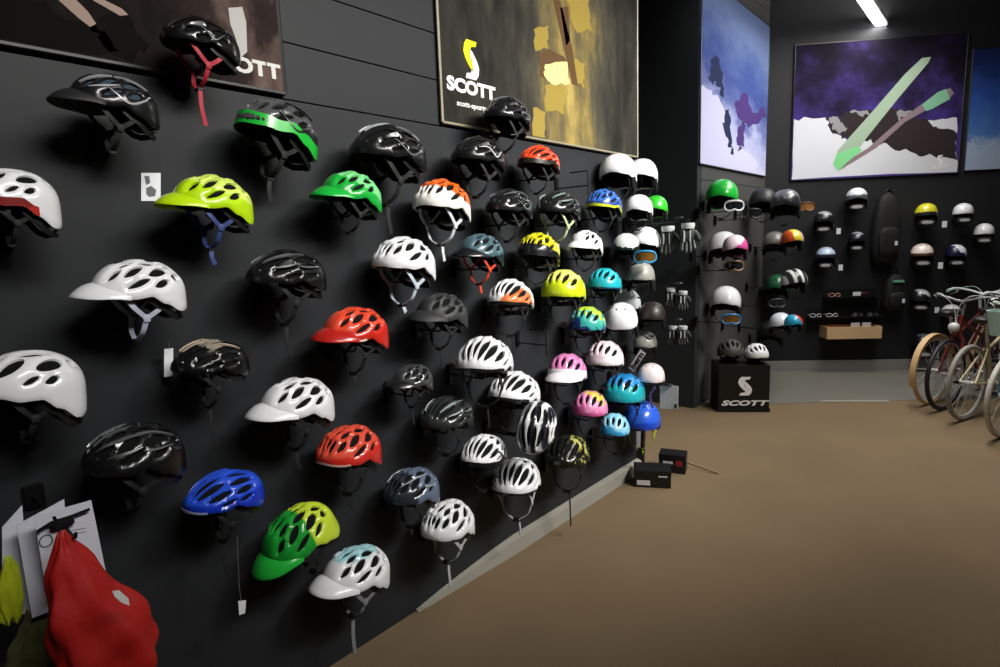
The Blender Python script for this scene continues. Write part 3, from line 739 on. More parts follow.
W('road', (544,432,591,470), 'black and yellow mottled helmet above the skirting', two('#15160f','#b4b258',(0,.3,.3),.082,.08,scale=36), yaw=-72, loose=.18)
W('mtb', (251,504,340,578), 'green and lime helmet tipped nose down', two('#1c9a34','#c9e23c',(-.8,.0,-.2),.012,.012,scale=10), vis=gl('#22b23c'), pitch=24)
W('mtb', (420,499,475,541), 'white helmet with pale straps right of the turquoise crowned one', WH, yaw=-80, strapm=mat('#b0b2b8',.6), loose=.12)
W('mtb', (308,546,390,597), 'white helmet with a pale turquoise crown at the bottom', two('#eef0f4','#a9dbe2',(0,0,1),.105,.02), vis=WH, strapm=mat('#7f7f86',.6), loose=.16, pitch=-4)
# ---------------------------------------------------------------- the outer end of the slat wall: smooth helmets on long hooks
E1 = W1END-.52; E2 = W1END-.20; E3 = W1END-.34
SK = 'smooth helmets at the end of the slat wall'
def S(style, box, ye, label, shell, hk=True, yaw=-78, **k):
    k.setdefault('hi', 1.3); k.setdefault('group', SK); k.setdefault('lo', .7)
    return place(style, box, PY(ye), label, shell, ('long wall hook under the '+label) if hk else None, yaw=yaw, **k)
LG = gl('#b9bdc2', .4); GR = gl('#8f8f88', .45); SBK = gl('#17181a', .5, .1); BRN = gl('#231c1b', .5, .1)
S('ski', (599,156,637,188), E3-.12, 'white ski helmet topmost at the wall end, front of two', WH)
S('ski', (626,157,658,192), E2+.06, 'white ski helmet topmost at the wall end, behind the front one', WH, yaw=-70)
S('ski', (624,193,653,223), E3, 'white ski helmet below the topmost white pair', WH)
S('ski', (643,193,668,221), E2+.1, 'bright green ski helmet behind a white one', gl('#2fae2a'))
S('ski', (629,228,661,254), E2, 'white ski helmet above the brown goggles', WH)
S('skate', (612,231,640,259), E1+.1, 'dark rimmed helmet with white print beside the white visored one', two('#14211e','#d5d8d6',(.4,.3,1),.095,.05,scale=40))
S('skate', (626,261,655,286), E3, 'grey round helmet above the black one', GR)
S('skate', (611,288,641,314), E2-.02, 'pale grey round helmet tucked behind the tilted white one', LG)
S('skate', (638,297,666,328), E2-.02, 'dark brown round helmet beside the black gloves', BRN)
S('skate', (633,328,657,353), E2+.02, 'small grey helmet hanging above the paper tag', GR)
S('skate', (637,360,665,387), E2-.0, 'pale pinkish white round helmet beside the white card', gl('#e4dadc'))
S('kid', (602,370,646,406), E1+.08, 'blue to teal round helmet above the deep blue one', two('#1f7fc0','#1fa9b4',(.3,0,-1),-.03,.05,scale=9), lo=.8)
S('kid', (599,411,630,438), E1-.12, 'small light blue helmet lowest of the blue ones', two('#3a9fd8','#8fd0ee',(0,.4,1),.08,.07,scale=24), yaw=-66)
S('skate', (622,399,661,432), E3+.16, 'deep blue round helmet above the black cartons', two('#1d49c4','#2f63da',(0,0,1),.06,.05,scale=9), strapm=mat('#9fb81e',.6), loose=.03, ears=False)
def obj_at(o, p, rz=0, rx=0, ry=0):
    o.location = p; o.rotation_euler = (rx, ry, rz); return o
# gloves
def glove_mesh():
    mb = MB(); mb.ell((0,0,-.075), (.052,.10,.12), 14, 10, 2.6)
    for k, (y, L) in enumerate(((-.036,.075),(-.012,.088),(.012,.084),(.035,.066))):
        a = Vector((0,y,-.12)); b = Vector((.012,y*1.2,-.12-L*.6)); c = Vector((.02,y*1.25,-.12-L))
        mb.tube(crom([a,b,c],4)+[c+Vector((.002,0,-.006))], [.0135]*8+[.0125,.006], 8)
    t = [Vector((0,.04,-.06)), Vector((.012,.066,-.09)), Vector((.02,.074,-.125))]
    mb.tube(crom(t,4)+[t[2]+Vector((.001,.001,-.006))], [.016]*8+[.013,.006], 8)
    return mb.mesh('hand')
def glove(p, rz, label, m, cuffm, group, size=1.0):
    t = thing('ski_glove', label, 'glove', p, (0,0,rz), group, size)
    mobj('hand', cached(('gl',), glove_mesh), m, t)
    mobj('cuff', cached(('gc',), lambda: MB().tube([(0,0,.0),(0,0,-.018),(0,0,-.04)], [.046,.048,.042], 14).mesh('cuff')), cuffm, t)
    mobj('loop', cached(('gp',), lambda: MB().tube([(0,.01*math.sin(a),.012+.014*math.cos(a)) for a in [2*PI*k/12 for k in range(12)]], .002, 6, closed=True).mesh('loop')), BLK, t)
    mobj('back_stripe', cached(('gs',), lambda: MB().ribbon(crom([(.026,-.03,-.05),(.027,-.028,-.09),(.024,-.03,-.13)],4), .010, .004, (0,1,0)).ribbon(crom([(.026,.012,-.05),(.028,.012,-.09),(.024,.012,-.13)],4), .008, .004, (0,1,0)).mesh('back_stripe')), cuffm, t)
    return t
GM = mat('#1c2422', .55); GB = mat('#101012', .6); CF = mat('#a9adac', .5)
for (u, v), lab, m, rz in (((668,226),'grey-green ski glove with silver piping, inner of its pair',GM,-1.2), ((688,223),'dark grey-green ski glove with silver piping, outer of its pair',GM,-1.0)):
    glove(ony(u, v, E2+.02), rz, lab, m, CF, 'ski gloves at the wall end', .9)
for (u, v), lab, rz in (((671,288),'black ski glove with white piping beside the brown helmet',-1.2), ((683,291),'black ski glove with white piping, outermost beside the brown helmet',-.9), ((673,326),'black ski glove with white piping beside the small grey helmet',-1.2), ((683,326),'black ski glove with white piping, outermost beside the small grey helmet',-.9)):
    glove(ony(u, v, E2+.02), rz, lab, GB, CF, 'ski gloves at the wall end', .6)
for (v, lab) in ((222,'long wall hook carrying the dark grey-green gloves'), (287,'long wall hook carrying the upper black gloves'), (323,'long wall hook carrying the lower black gloves')):
    p = ony(676, v, E2+.02); hook(p.y, p.z-.0, p.x+.02, .03, lab)
# goggles
def goggle(p, rz, label, frame, lens, strap_, group='ski goggles', size=1.0):
    t = thing('ski_goggles', label, 'goggles', p, (0,0,rz), group, size)
    def fr():
        mb = MB(); ring = []
        for k in range(28):
            a = 2*PI*k/28; y = .082*math.copysign(abs(math.cos(a))**.7, math.cos(a)); z = .046*math.copysign(abs(math.sin(a))**.75, math.sin(a))
            if z < 0: z *= 1-.35*math.exp(-(y/.02)**2)
            ring.append(Vector((.03-4.2*y*y, y, z)))
        mb.tube(ring, .009, 8, closed=True); return mb.mesh('frame')
    def le():
        mb = MB(); vs = []; fs = []; n = 28
        for s_ in (1.0, .5, .02):
            for k in range(n):
                a = 2*PI*k/n; y = .080*s_*math.copysign(abs(math.cos(a))**.7, math.cos(a)); z = .044*s_*math.copysign(abs(math.sin(a))**.75, math.sin(a))
                if z < 0: z *= 1-.35*math.exp(-(y/.02)**2)
                vs.append((.034-4.2*y*y, y, z))
        for j in (0,1):
            for k in range(n): fs.append((j*n+k, j*n+(k+1)%n, (j+1)*n+(k+1)%n, (j+1)*n+k))
        fs.append(tuple(2*n+k for k in range(n))); return mb.add(vs, fs).mesh('lens')
    def st(): return MB().ribbon(crom([(.005,.084,0),(-.03,.086,-.006),(-.055,.05,-.014),(-.06,0,-.016),(-.055,-.05,-.014),(-.03,-.086,-.006),(.005,-.084,0)],6), .036, .003, (0,0,1)).mesh('head_strap')
    mobj('frame', cached(('gf',), fr), frame, t); mobj('lens', cached(('gle',), le), lens, t); mobj('head_strap', cached(('gst',), st), strap_, t); return t
AMB = mat('#6d4a1c', .12, coat=.6); SMK = mat('#202226', .1, coat=.8)
goggle(ony(645,257,E2-.28), R(-70), 'ski goggles with amber lens and blue frame below the white helmet', mat('#2a86b4',.4), AMB, mat('#3a2f22',.7), size=.8)
# paper tag and white card
def hangcard(name, label, corners, nrm, m=CARD, th=.0015, cat='card', group=None):
    c = Vector(corners[0]); t = thing(name, label, cat, c, group=group)
    MB().prism([Vector(p)-c for p in corners], nrm, th).build('sheet', m, t, smooth=False); return t
t = hangcard('hang_tag', 'white bern paper tag hanging from the small grey helmet', [ony(u, v, E2-.25) for u, v in ((628.5,367.7),(633.7,371.5),(646,353.5),(640.5,349.5))], (0,-1,0), cat='tag')
wx = ony(637.3,360.6,E2-.25); a_, b_ = ony(631,369.6,E2-.25), ony(643,351.5,E2-.25); d_ = b_-a_
o = words(t, 'bern', (wx.x, wx.y-.0022, wx.z), .052, 0, BLK, .0018, 1.35, tilt=-math.atan2(d_.z, d_.x))
MB().tube([Vector(b_)-Vector(t.location)+Vector((0,-.001,-.005)), Vector(b_)-Vector(t.location)+Vector((.01,.1,.04))], .0012, 6).build('string', BLK, t)
t = hangcard('hang_card', 'white product card hanging beside the pinkish white helmet', [ony(u, v, E2-.2) for u, v in ((660,408.5),(678,409.5),(678.6,386),(660,384.5))], (0,-1,0))
p = ony(676,406,E2-.2); MB().prism([p-Vector(t.location)+Vector((x,-.003,z)) for x, z in ((-.012,-.012),(.006,-.012),(.006,.014),(-.006,.014))], (0,-1,0), .001).build('printed_mark', BLK, t, smooth=False)
p0 = ony(668,386,E2-.2); x_ = p0.x; hook(p0.y, p0.z-.0, x_, .012, 'long wall hook carrying the white product card')
MB().ribbon(crom([ony(655,387,E2-.3), ony(650,396,E2-.3), ony(653,408,E2-.3)],5), .014, .003, (0,0,1)).build('m', mat('#6a62a8',.6)).name = 'purse_strap'
o = bpy.data.objects['purse_strap']; o.name = 'hanging_lanyard'; tag(o, 'purple lanyard dangling beside the white product card', 'strap')
# empty wire display arms
def wire_arm(y, z, L, drop, label):
    t = thing('wall_hook', label, 'hook', (0,y,z), group='empty wire display arms')
    MB().box((.006,0,-.02), (.012,.03,.08)).build('back_plate', WIRE, t, bevel=.003)
    MB().tube([(.01,0,-.04),(L,0,-.04)], .0038, 8).build('arm', WIRE, t); MB().tube([(L*.45,0,.04),(L-.006,0,.04),(L,0,.034),(L,0,-drop)], .0038, 8).build('riser', WIRE, t)
p = onx(588,178,.22); wire_arm(p.y, p.z, .22, .10, 'empty wire arm beside the shiny blue helmet')
p = onx(546,338,.20); wire_arm(p.y, p.z, .20, .10, 'empty wire arm below the yellow-green helmet')
# small cards on and by the wall
t = hangcard('hang_card', 'white printed card on the wall left of the lime helmet', [onx(u, v, .0012) for u, v in ((141,201),(160.5,201),(160.5,173),(141,173))], (1,0,0))
c_ = Vector(t.location)
for P in (((144,176),(149,176),(150,183),(146,185)), ((146,188),(151,186),(156,190),(155,196),(149,197),(146,194))):
    MB().prism([onx(u, v, .0012)-c_+Vector((.0016,0,0)) for u, v in P], (1,0,0), .0006).build('printed_picture', mat('#5d6066',.6), t, smooth=False)
t = hangcard('hang_tag', 'small white price tag hanging far below the deep blue helmet', [onx(u, v, .19) for u, v in ((238,601),(246,600),(245,613),(239,615))], (1,0,0), cat='tag')
MB().tube([onx(241,601,.1915)-Vector(t.location), onx(239,585,.19)-Vector(t.location), onx(238,560,.185)-Vector(t.location), onx(237,536,.18)-Vector(t.location)], .0015, 6).build('string', mat('#55565a',.6), t)
t = hangcard('hang_tag', 'white price tag beside the pale-flecked black helmet', [onx(u, v, .05) for u, v in ((164,377),(173,376),(173,348),(164,349))], (1,0,0), cat='tag')
MB().tube([onx(168.5,349.5,.0505)-Vector(t.location), onx(169.5,340,.05)-Vector(t.location)], .0015, 6).build('string', mat('#55565a',.6), t)
# ---------------------------------------------------------------- packaged clothing at the near end
PK = 'packaged clothing on the near peg'
pg = onx(62, 521, .30); t = thing('wall_peg', 'black peg carrying the white header cards and red garment', 'hook', (0,pg.y,pg.z-.012))
MB().tube([(0,0,0),(.40,0,0),(.412,0,.004),(.418,0,.016)], .004, 8).build('arm', WIRE, t); MB().box((.006,0,0),(.012,.05,.07)).build('back_plate', WIRE, t, bevel=.004)
def header(label, x, pts, mark=False):
    t = thing('hanging_header_card', label, 'card', onx(*pts[0], x), group=PK); c = Vector(t.location)
    P = [onx(u, v, x)-c for u, v in pts]
    MB().prism(P, (1,0,0), .002).build('sheet', mat('#d4d7e4', .55), t, smooth=False)
    if mark:
        q = onx(46,541,x+.0025)-c; MB().tube([q+Vector((0,.013*math.cos(a),.015*math.sin(a))) for a in [2*PI*k/14 for k in range(14)]], .0016, 6, closed=True).build('printed_mark', mat('#3b5a48',.6), t)
        for v in (531,534.5): MB().ribbon([onx(70,v,x+.0025)-c, onx(86,v-3,x+.0025)-c], .0022, .0006, (0,0,1)).build('printed_line', mat('#8a8d98',.6), t, smooth=False)
    return t
header('white header card with a green mark, in front behind the red garment', .30, [(46,592),(107,578),(91,500),(34,516)], True)
header('white header card second on the peg, half hidden', .235, [(32,618),(72,602),(64,499),(16,525)])
header('white header card third on the peg, mostly hidden', .17, [(2,620),(30,612),(22,505),(2,527)])
def clamp(label, x, u, v):
    t = thing('hanger_clip', label, 'clip', onx(u, v, x), group='hanger clips')
    MB().box((0,0,0),(.014,.05,.02)).build('jaw', BLK, t, bevel=.004)
    MB().tube([(0,-.05,.0),(0,-.02,.012),(0,.02,.012),(0,.06,.016)], .004, 6).build('bar', BLK, t); return t
clamp('black hanger clip on the front white header card', .312, 62, 524)
def garment(name, label, x, path, m, depth=.5, seed=1, squash=1.0):
    """soft bunched cloth, hung from its top; path: u, v, half width in pixels"""
    rnd = random.Random(seed); top = onx(path[0][0], path[0][1], x)
    t = thing(name, label, 'garment', top, group=None); vs = []; fs = []; n = 56
    pts = []; rad_ = []
    for u, v, r in path:
        a = onx(u, v, x); b = onx(u+r, v, x); pts.append(a-top); rad_.append((b-a).length)
    cp = crom([Vector((p.x, p.y, p.z)) for p in pts], 9); cr = [q.x for q in crom([Vector((r,0,0)) for r in rad_], 9)]
    ph = [rnd.random()*6 for _ in range(5)]
    for i, (p, r) in enumerate(zip(cp, cr)):
        w = i/len(cp)
        for k in range(n):
            a = 2*PI*k/n; f = 1+.10*math.sin(3*a+ph[0]+w*5)+.09*math.sin(6*a+ph[1]-w*6)+.06*abs(math.sin(5.5*a+ph[2]+w*9))+.06*math.sin(w*24+ph[3]+2*a)
            vs.append(p+Vector((math.cos(a)*r*depth*f, math.sin(a)*r*f, .012*math.sin(5*a+ph[4]+w*4))))
    for i in range(len(cp)-1):
        for k in range(n): fs.append((i*n+k, i*n+(k+1)%n, (i+1)*n+(k+1)%n, (i+1)*n+k))
    fs += [tuple(range(n)), tuple((len(cp)-1)*n+k for k in range(n))]
    MB().add(vs, fs).build('cloth', m, t, ang=80); return t
RED = mat('#b01812', .6, bump=.3, bscale=60, var=.25)
t = garment('hanging_jacket', 'bright red bunched jacket hanging from the front header card', .40, [(62,535,3),(64,546,9),(70,566,20),(79,590,28),(92,615,37),(105,640,40),(114,660,37),(120,680,30)], RED, .6, 3)
c_ = Vector(t.location); MB().prism([onx(u, v, .53)-c_ for u, v in ((112,591),(119,590),(128,598),(129,605),(121,602),(114,596))], (1,0,0), .004).build('printed_logo', WHT, t, smooth=False)
MB().tube([Vector((0,0,-.002)), Vector((-.03,0,.02)), Vector((-.055,0,.028))], .004, 6).build('loop', BLK, t)
garment('hanging_jacket', 'lime yellow garment hanging beside the third header card', .22, [(8,560,3),(10,575,9),(11,595,11),(12,612,10),(13,620,6)], mat('#a6b414', .6, bump=.3, bscale=60, var=.2), .4, 5)
garment('hanging_jacket', 'dark olive garment hanging below the white header cards', .2, [(32,612,5),(34,628,14),(32,650,22),(30,675,24)], mat('#3a3d1c', .7, bump=.3, bscale=60, var=.3), .4, 8)
garment('hanging_jacket', 'dark green garment hanging beneath the red jacket', .22, [(78,630,5),(82,645,12),(84,665,14),(84,685,14)], mat('#0f3524', .7, bump=.3, bscale=60, var=.3), .4, 9)
# ---------------------------------------------------------------- the recessed rear wall
RG = 'ski helmets on the recessed rear wall'
def V(style, box, dx, label, shell, yaw=-80, **k):
    k.setdefault('group', RG); k.setdefault('lo', .72)
    return place(style, box, PX(W2X+dx), label, shell, ('rear wall ' if len(label.split()) < 11 else '')+'hook under the '+label, yaw=yaw, x0=W2X, hi=1.3, **k)
V('ski', (703,180,741,209), .19, 'bright green ski helmet under the tall skier poster', gl('#1fc23c'))
V('ski', (748,186,778,216), .19, 'black ski helmet under the tall poster beside the grey one', SBK)
V('ski', (770,189,801,217), .52, 'dark grey ski helmet with silver studs under the tall poster', two('#26272b','#5c5f66',(0,0,1),.085,.02))
V('ski', (707,232,740,259), .19, 'white ski helmet with dark ear pads behind the pink one', WH)
V('ski', (722,233,748,259), .42, 'pink ski helmet beside the white one', two('#e6d8e0','#d8549a',(-.2,.4,-.6),-.035,.02), yaw=-60)
V('ski', (762,230,787,254), .22, 'grey ski helmet behind the rainbow one', gl('#6d6c66',.4))
V('ski', (780,228,804,250), .46, 'rainbow orange yellow and lilac ski helmet', two('#d0521e','#e0cf3a',(.1,.9,.3),.01,.03,c3='#b79fd6',thr3=.09), yaw=-50)
V('ski', (763,271,789,299), .19, 'dark green and grey ski helmet beside the white striped one', two('#3d4440','#1c6e4a',(.5,.8,0),.02,.03))
V('ski', (780,267,808,292), .52, 'black ski helmet with broad white stripes', two('#2a2c2c','#dfe2e0',(0,1,.2),.02,.0,stripes=.034), yaw=-50)
V('ski', (709,285,742,313), .19, 'plain white ski helmet above the blue framed goggles', WH)
V('ski', (755,316,785,346), .24, 'black ski helmet lowest on the recessed wall behind the white one', SBK)
V('ski', (769,310,793,333), .46, 'white and pale blue ski helmet with a dark spot', two('#e6ebf4','#9cc0e0',(0,.7,.3),.07,.02), yaw=-55)
V('ski', (784,310,803,333), .72, 'cyan and red ski helmet outermost on the recessed wall', two('#1f9cc0','#c23a2c',(0,.8,.5),.07,.02), yaw=-50)
def gv(u, v, dx, rz, label, fr_, le_, st_, size=1.0):
    p = onx(u, v, W2X+dx); goggle(p, rz, label, fr_, le_, st_, 'ski goggles on the recessed rear wall', size)
    hook(p.y+.02, p.z-.045, dx-.05, .012, 'hook behind the '+label, W2X)
gv(734,206,.36,R(-60),'goggles with a white frame below the green ski helmet', WHT, SMK, CARD)
gv(752,214,.38,R(-60),'goggles with white strap patch below the black ski helmet', BLK, SMK, CARD)
gv(734,266,.36,R(-60),'goggles with a tan frame below the white and pink pair', mat('#8a6a4a',.4), SMK, STRAP)
gv(731,319,.36,R(-60),'goggles with a blue frame and amber lens under plain white helmet', mat('#2478b4',.4), AMB, mat('#26303a',.7))
gv(806,207,.55,R(-70),'goggles with orange brown lens near the back corner', mat('#5a3a20',.4), mat('#9a6a3a',.15,coat=.6), STRAP)
gv(777,303,.40,R(-60),'goggles with a pink strap under the dark green helmet', mat('#3a3c40',.4), SMK, mat('#b46a78',.7))
# display carton with helmets on it
f0, f1 = onz(718,412), onz(769,412); fd = (f1-f0); fw = fd.length; fd.normalize(); fn = Vector((-fd.y, fd.x, 0))
htop = 0.0
for z in np.linspace(.1, .8, 400):
    if proj(f0+Vector((0,0,float(z))))[1] <= 366: htop = float(z); break
ang = math.atan2(fd.y, fd.x); bd_ = .34
t = thing('display_carton', 'black carton with a white emblem standing on the floor', 'carton', f0+fd*fw/2+fn*bd_/2, (0,0,ang))
MB().box((0,0,htop/2), (fw, bd_, htop)).build('body', mat('#0b0b0c', .45), t, bevel=.004)
MB().box((0,0,.02), (fw+.016, bd_+.016, .04)).build('plinth', BLK, t, bevel=.004)
A, B = logo(Vector((.01,-bd_/2-.0005,htop*.56)), Vector((1,0,0)), Vector((0,0,1)), None, fw*.30, htop*.40)
m_ = MB()
for P in (A, B): m_.prism(P, (0,-1,0), .0015)
m_.build('emblem', WHT, t, smooth=False)
o = mobj('lettering', text_mesh('SCOTT', htop*.15, .003, 1.9, .25), WHT, t); o.location = (.0,-bd_/2-.0015,htop*.19)
A, B = logo(Vector((fw/2+.0005,-.02,htop*.56)), Vector((0,1,0)), Vector((0,0,1)), None, bd_*.4, htop*.40); m_ = MB()
for P in (A, B): m_.prism(P, (1,0,0), .0015)
m_.build('emblem', WHT, t, smooth=False)
o = mobj('lettering', text_mesh('SCOTT', htop*.16, .004, 1.2), WHT, t); o.location = (fw/2+.0015,0,htop*.19); o.rotation_euler = (0,0,PI/2)
def K(style, box, off, label, shell, yaw):
    """helmet sitting on the carton"""
    pl = (tuple(fn), float(fn.dot(f0)+off)); return place(style, box, pl, label, shell, None, yaw=yaw, lo=.7, hi=1.22, group='helmets on the carton', straps=False)
k1 = K('kid', (711,335,750,362), .20, 'dark grey helmet on the black carton beside the white one', gl('#3f3e3a',.55,0), -60)
k2 = K('kid', (744,342,769,368), .12, 'white helmet on the black carton', WH, -50)
bpy.context.view_layer.update()
for k_ in (k1, k2):
    lo_ = min((k_.matrix_world @ ch.matrix_local @ v.co).z for ch in k_.children for v in ch.data.vertices); k_.location.z += htop-lo_+.0005
# ---------------------------------------------------------------- black cartons and tan stick at the foot of the wall
def carton(name, label, u, v, rz, d, m=BLK, labs=(), z=0.0, lean=0.0):
    p = onz(u, v, z); t = thing(name, label, 'box', p, (lean,0,rz), 'black cartons by the wall end')
    MB().box((0,0,d[2]/2), d).build('body', m, t, bevel=.003)
    MB().box((0,0,d[2]*.86), (d[0]+.004, d[1]+.004, d[2]*.27)).build('lid', m, t, bevel=.002)
    for (face, c, s, mm) in labs:
        if face == 'f': MB().box((c[0],-d[1]/2-.0024,c[1]), (s[0],.0012,s[1])).build('printed_label', mm, t, smooth=False)
        else: MB().box((d[0]/2+.0024,c[0],c[1]), (.0012,s[0],s[1])).build('printed_label', mm, t, smooth=False)
    return t
GW = mat('#c9cac8', .5)
carton('shoe_carton', 'low black carton with white labels nearest the skirting', 652, 483, R(28), (.25,.17,.12), labs=[('f',(-.06,.035),(.09,.035),GW), ('f',(.07,.085),(.06,.010),GW), ('s',(0,.034),(.07,.02),GW)])
carton('shoe_carton', 'black carton with a red corner behind the low one', 673, 470, R(18), (.19,.13,.14), labs=[('f',(-.03,.08),(.07,.02),GW), ('f',(.05,.078),(.045,.04),mat('#8c2230',.5)), ('s',(-.03,.08),(.03,.045),mat('#2a4a40',.5))])
carton('slim_carton', 'slim upright black carton with a long white label', 638, 468, R(16), (.09,.06,.30), labs=[('f',(-.01,.22),(.062,.15),GW)], lean=R(-6))
a = onz(682,466); a = ony(681,460.5,a.y); b = onz(718.5,473.5, .006)
t = thing('wooden_stick', 'thin tan stick leaning from the black carton to the floor', 'stick', (b.x,b.y,0)); MB().ribbon([a-Vector((b.x,b.y,0)), b-Vector((b.x,b.y,0))], .012, .006, (0,0,1)).build('rod', mat('#a98a72', .6), t, smooth=False)
# ---------------------------------------------------------------- back wall
BG = 'helmets on the back wall'; BYAW = math.degrees(math.atan2(BN.y, BN.x))
def Bk(style, box, label, shell, cap=None, off=.16, card=True, side=0, **k):
    k.setdefault('group', BG); k.setdefault('lo', .7)
    pl = (tuple(BN), BC+off); t = place(style, box, pl, label, shell, None, yaw=BYAW+k.pop('dyaw', -20), hi=1.3, **k)
    p = Vector(t.location); s = t.scale.x; w = p-BN*(BN.dot(p)-BC)
    hook(0, 0, off, .05+SHAPE[style][3]*s*.74, ('back wall ' if len(label.split()) < 11 else '')+'hook under the '+label, rz=R(BYAW), loc=(w.x,w.y,p.z-.062), group='helmet hooks on the back wall')
    if card:
        MB().ell((.112,0,-.088), (.012,.16,.065), 18, 8, 2.4).build('chin_card', mat('#0c0c0d', .6), t)
        MB().ell((.119,0,-.088), (.004,.115,.038), 18, 6, 2.2).build('printed_label', mat('#a9aaa8', .5), t)
    if side:
        MB().box((.10,side*.16,-.115), (.002,.045,.07)).build('price_tag', CARD, t, smooth=False); MB().tube([(.10,side*.16,-.08),(.06,side*.10,-.03)], .0015, 6).build('string', BLK, t)
    return t
DK = gl('#151618', .45, .2)
Bk('ski', (813,209,834,231), 'black ski helmet with white specks nearest the back corner', two('#161719','#8f8f92',(0,.2,1),.118,.05,scale=50), side=1)
Bk('ski', (815,245,836,266), 'pale blue topped ski helmet below the white-specked black one', two('#1d2733','#b7c6de',(0,0,1),.05,.004), side=1)
Bk('ski', (845,186,868,209), 'silver ski helmet topmost on the back wall', two('#55585e','#d2d5da',(0,0,1),.06,.02))
Bk('ski', (847,229,866,250), 'black ski helmet with a pale crest below the silver one', two('#15161a','#9da0a6',(0,.1,1),.12,.03,scale=40))
Bk('skate', (914,202,938,222), 'yellow round helmet with a black brim on the back wall', gl('#d6d02a'), bnd=(DK,-178,178,16), side=1)
Bk('skate', (910,242,934,262), 'cream round helmet below the yellow one', two('#5a4036','#efe0d4',(0,0,1),.03,.01), side=1)
Bk('skate', (909,286,931,307), 'black helmet with white print below the cream one', two('#15161a','#c4c6ca',(0,.5,1),.112,.05,scale=40), side=1)
Bk('skate', (911,330,935,353), 'black helmet lowest on the back wall above the baseboard', two('#15161a','#6d7076',(0,.3,1),.115,.04,scale=40))
Bk('skate', (952,201,974,221), 'white round helmet beside the yellow one on the back wall', WH)
Bk('skate', (944,243,967,262), 'navy helmet with white flashes below the white round one', two('#191a3a','#e2e4ee',(.0,.8,.8),.095,.07,scale=26))
Bk('skate', (973,221,995,241), 'white round helmet above the bicycles', WH, dyaw=-26)
Bk('skate', (940,302,962,321), 'white round helmet behind the tan mudguard', WH, card=False)
# backpacks
def backpack(label, c, w, h_, patch=None):
    p = onb(c[0], c[1], .10); t = thing('backpack', label, 'backpack', p, (0,0,R(BYAW)), 'backpacks on the back wall')
    m = mat('#0a0a0b', .75, bump=.2, bscale=90)
    mb = MB(); vs = []; fs = []; n = 20; prof = [(-.5,.30),(-.46,.46),(-.3,.5),(0,.5),(.2,.46),(.36,.36),(.46,.22),(.5,.05)]
    for z, r in prof:
        for k in range(n):
            a = 2*PI*k/n; cx, cy = math.cos(a), math.sin(a); vs.append((math.copysign(abs(cx)**.7,cx)*r*.17, math.copysign(abs(cy)**.7,cy)*r*w, z*h_))
    for j in range(len(prof)-1):
        for k in range(n): fs.append((j*n+k, j*n+(k+1)%n, (j+1)*n+(k+1)%n, (j+1)*n+k))
    fs += [tuple(range(n)), tuple((len(prof)-1)*n+k for k in range(n))]
    mb.add(vs, fs).build('body', m, t, ang=60)
    MB().ell((.085,0,-h_*.2), (.07,w*.8,h_*.42), 16, 10, 3).build('front_pocket', m, t)
    MB().tube([(0,.03*math.cos(a),h_*.5-.01+.05*math.sin(a)) for a in [PI*k/10 for k in range(11)]], .006, 6).build('handle', BLK, t)
    for s in (1,-1): MB().ribbon(crom([(-.03,s*w*.25,h_*.42),(-.085,s*w*.32,h_*.15),(-.08,s*w*.36,-h_*.2),(-.03,s*w*.38,-h_*.42)],5), .045, .008, (0,1,0)).build('shoulder_strap', m, t)
    if patch: MB().box((.075,0,h_*.30), (.05,w*.5,.03)).build('patch', patch, t, bevel=.004)
    MB().box((.124,w*.2,-h_*.22), (.003,.03,.05)).build('tag', CARD, t, smooth=False)
    q = onb(c[0], c[1], 0); hook(0, 0, .105, .02, 'hook behind the '+label.replace(' on the back wall', '').replace(' lower', ''), rz=R(BYAW), loc=(q.x,q.y,p.z+h_*.5-.0), group='helmet hooks on the back wall')
backpack('tall black backpack on the back wall right of the silver helmet', (886,228), .30, .82)
backpack('small black backpack with a pale green patch lower on the back wall', (894,292), .24, .44, mat('#6aa58c',.5))
# glasses shelf and wooden tray
def bt(name, label, cat, u, v, off, group=None): return thing(name, label, cat, onb(u, v, off), (0,0,R(BYAW-90)+PI), group)
# local frame of things on the back wall: +y out of the wall
def shelf(label, u0, u1, v):
    a, b = onb(u0, v, 0), onb(u1, v, 0); L = (b-a).length; t = thing('glasses_shelf', label, 'shelf', (a+b)/2, (0,0,R(BYAW)), 'glasses shelves')
    MB().box((.07,0,-.006), (.14,L,.012)).build('board', mat('#0c0c10',.4), t, bevel=.002); MB().box((.004,0,.04), (.008,L,.10)).build('back_panel', mat('#101014',.5), t, bevel=.002)
    MB().box((.138,0,.006), (.004,L,.014)).build('front_lip', BLK, t)
    return t, L
def glasses(p, label, m, lens=SMK):
    t = thing('sunglasses', label, 'glasses', p, (0,0,R(BYAW)), 'sunglasses on the shelves')
    for s in (1,-1):
        rg = [Vector((.02-6*(y:=s*.036+.030*math.cos(a))**2, y, .022*math.sin(a)*(1 if math.sin(a) > 0 else .85)+.022)) for a in [2*PI*k/18 for k in range(18)]]
        MB().tube(rg, .0042, 6, closed=True).build('rim', m, t)
        MB().add([tuple(v) for v in rg]+[tuple(v-Vector((.002,0,0))) for v in rg], [tuple(range(18)), tuple(range(35,17,-1))]+[(k,(k+1)%18,18+(k+1)%18,18+k) for k in range(18)]).build('lens', lens, t)
        MB().tube([(-.005,s*.066,.03),(-.06,s*.07,.03),(-.10,s*.068,.012),(-.115,s*.066,.002)][:2]+[(-.085,s*.069,.024)], .003, 6).build('temple', m, t)
    MB().tube([(.02,-.008,.028),(.021,0,.030),(.02,.008,.028)], .003, 6).build('bridge', m, t)
sh1, L1 = shelf('upper dark glasses shelf beside the rainbow helmet', 822, 876, 296)
sh2, L2 = shelf('lower dark glasses shelf above the pale wooden tray', 806, 880, 316)
PKM = mat('#d89a90', .4); PWM = mat('#e2e4e8', .35)
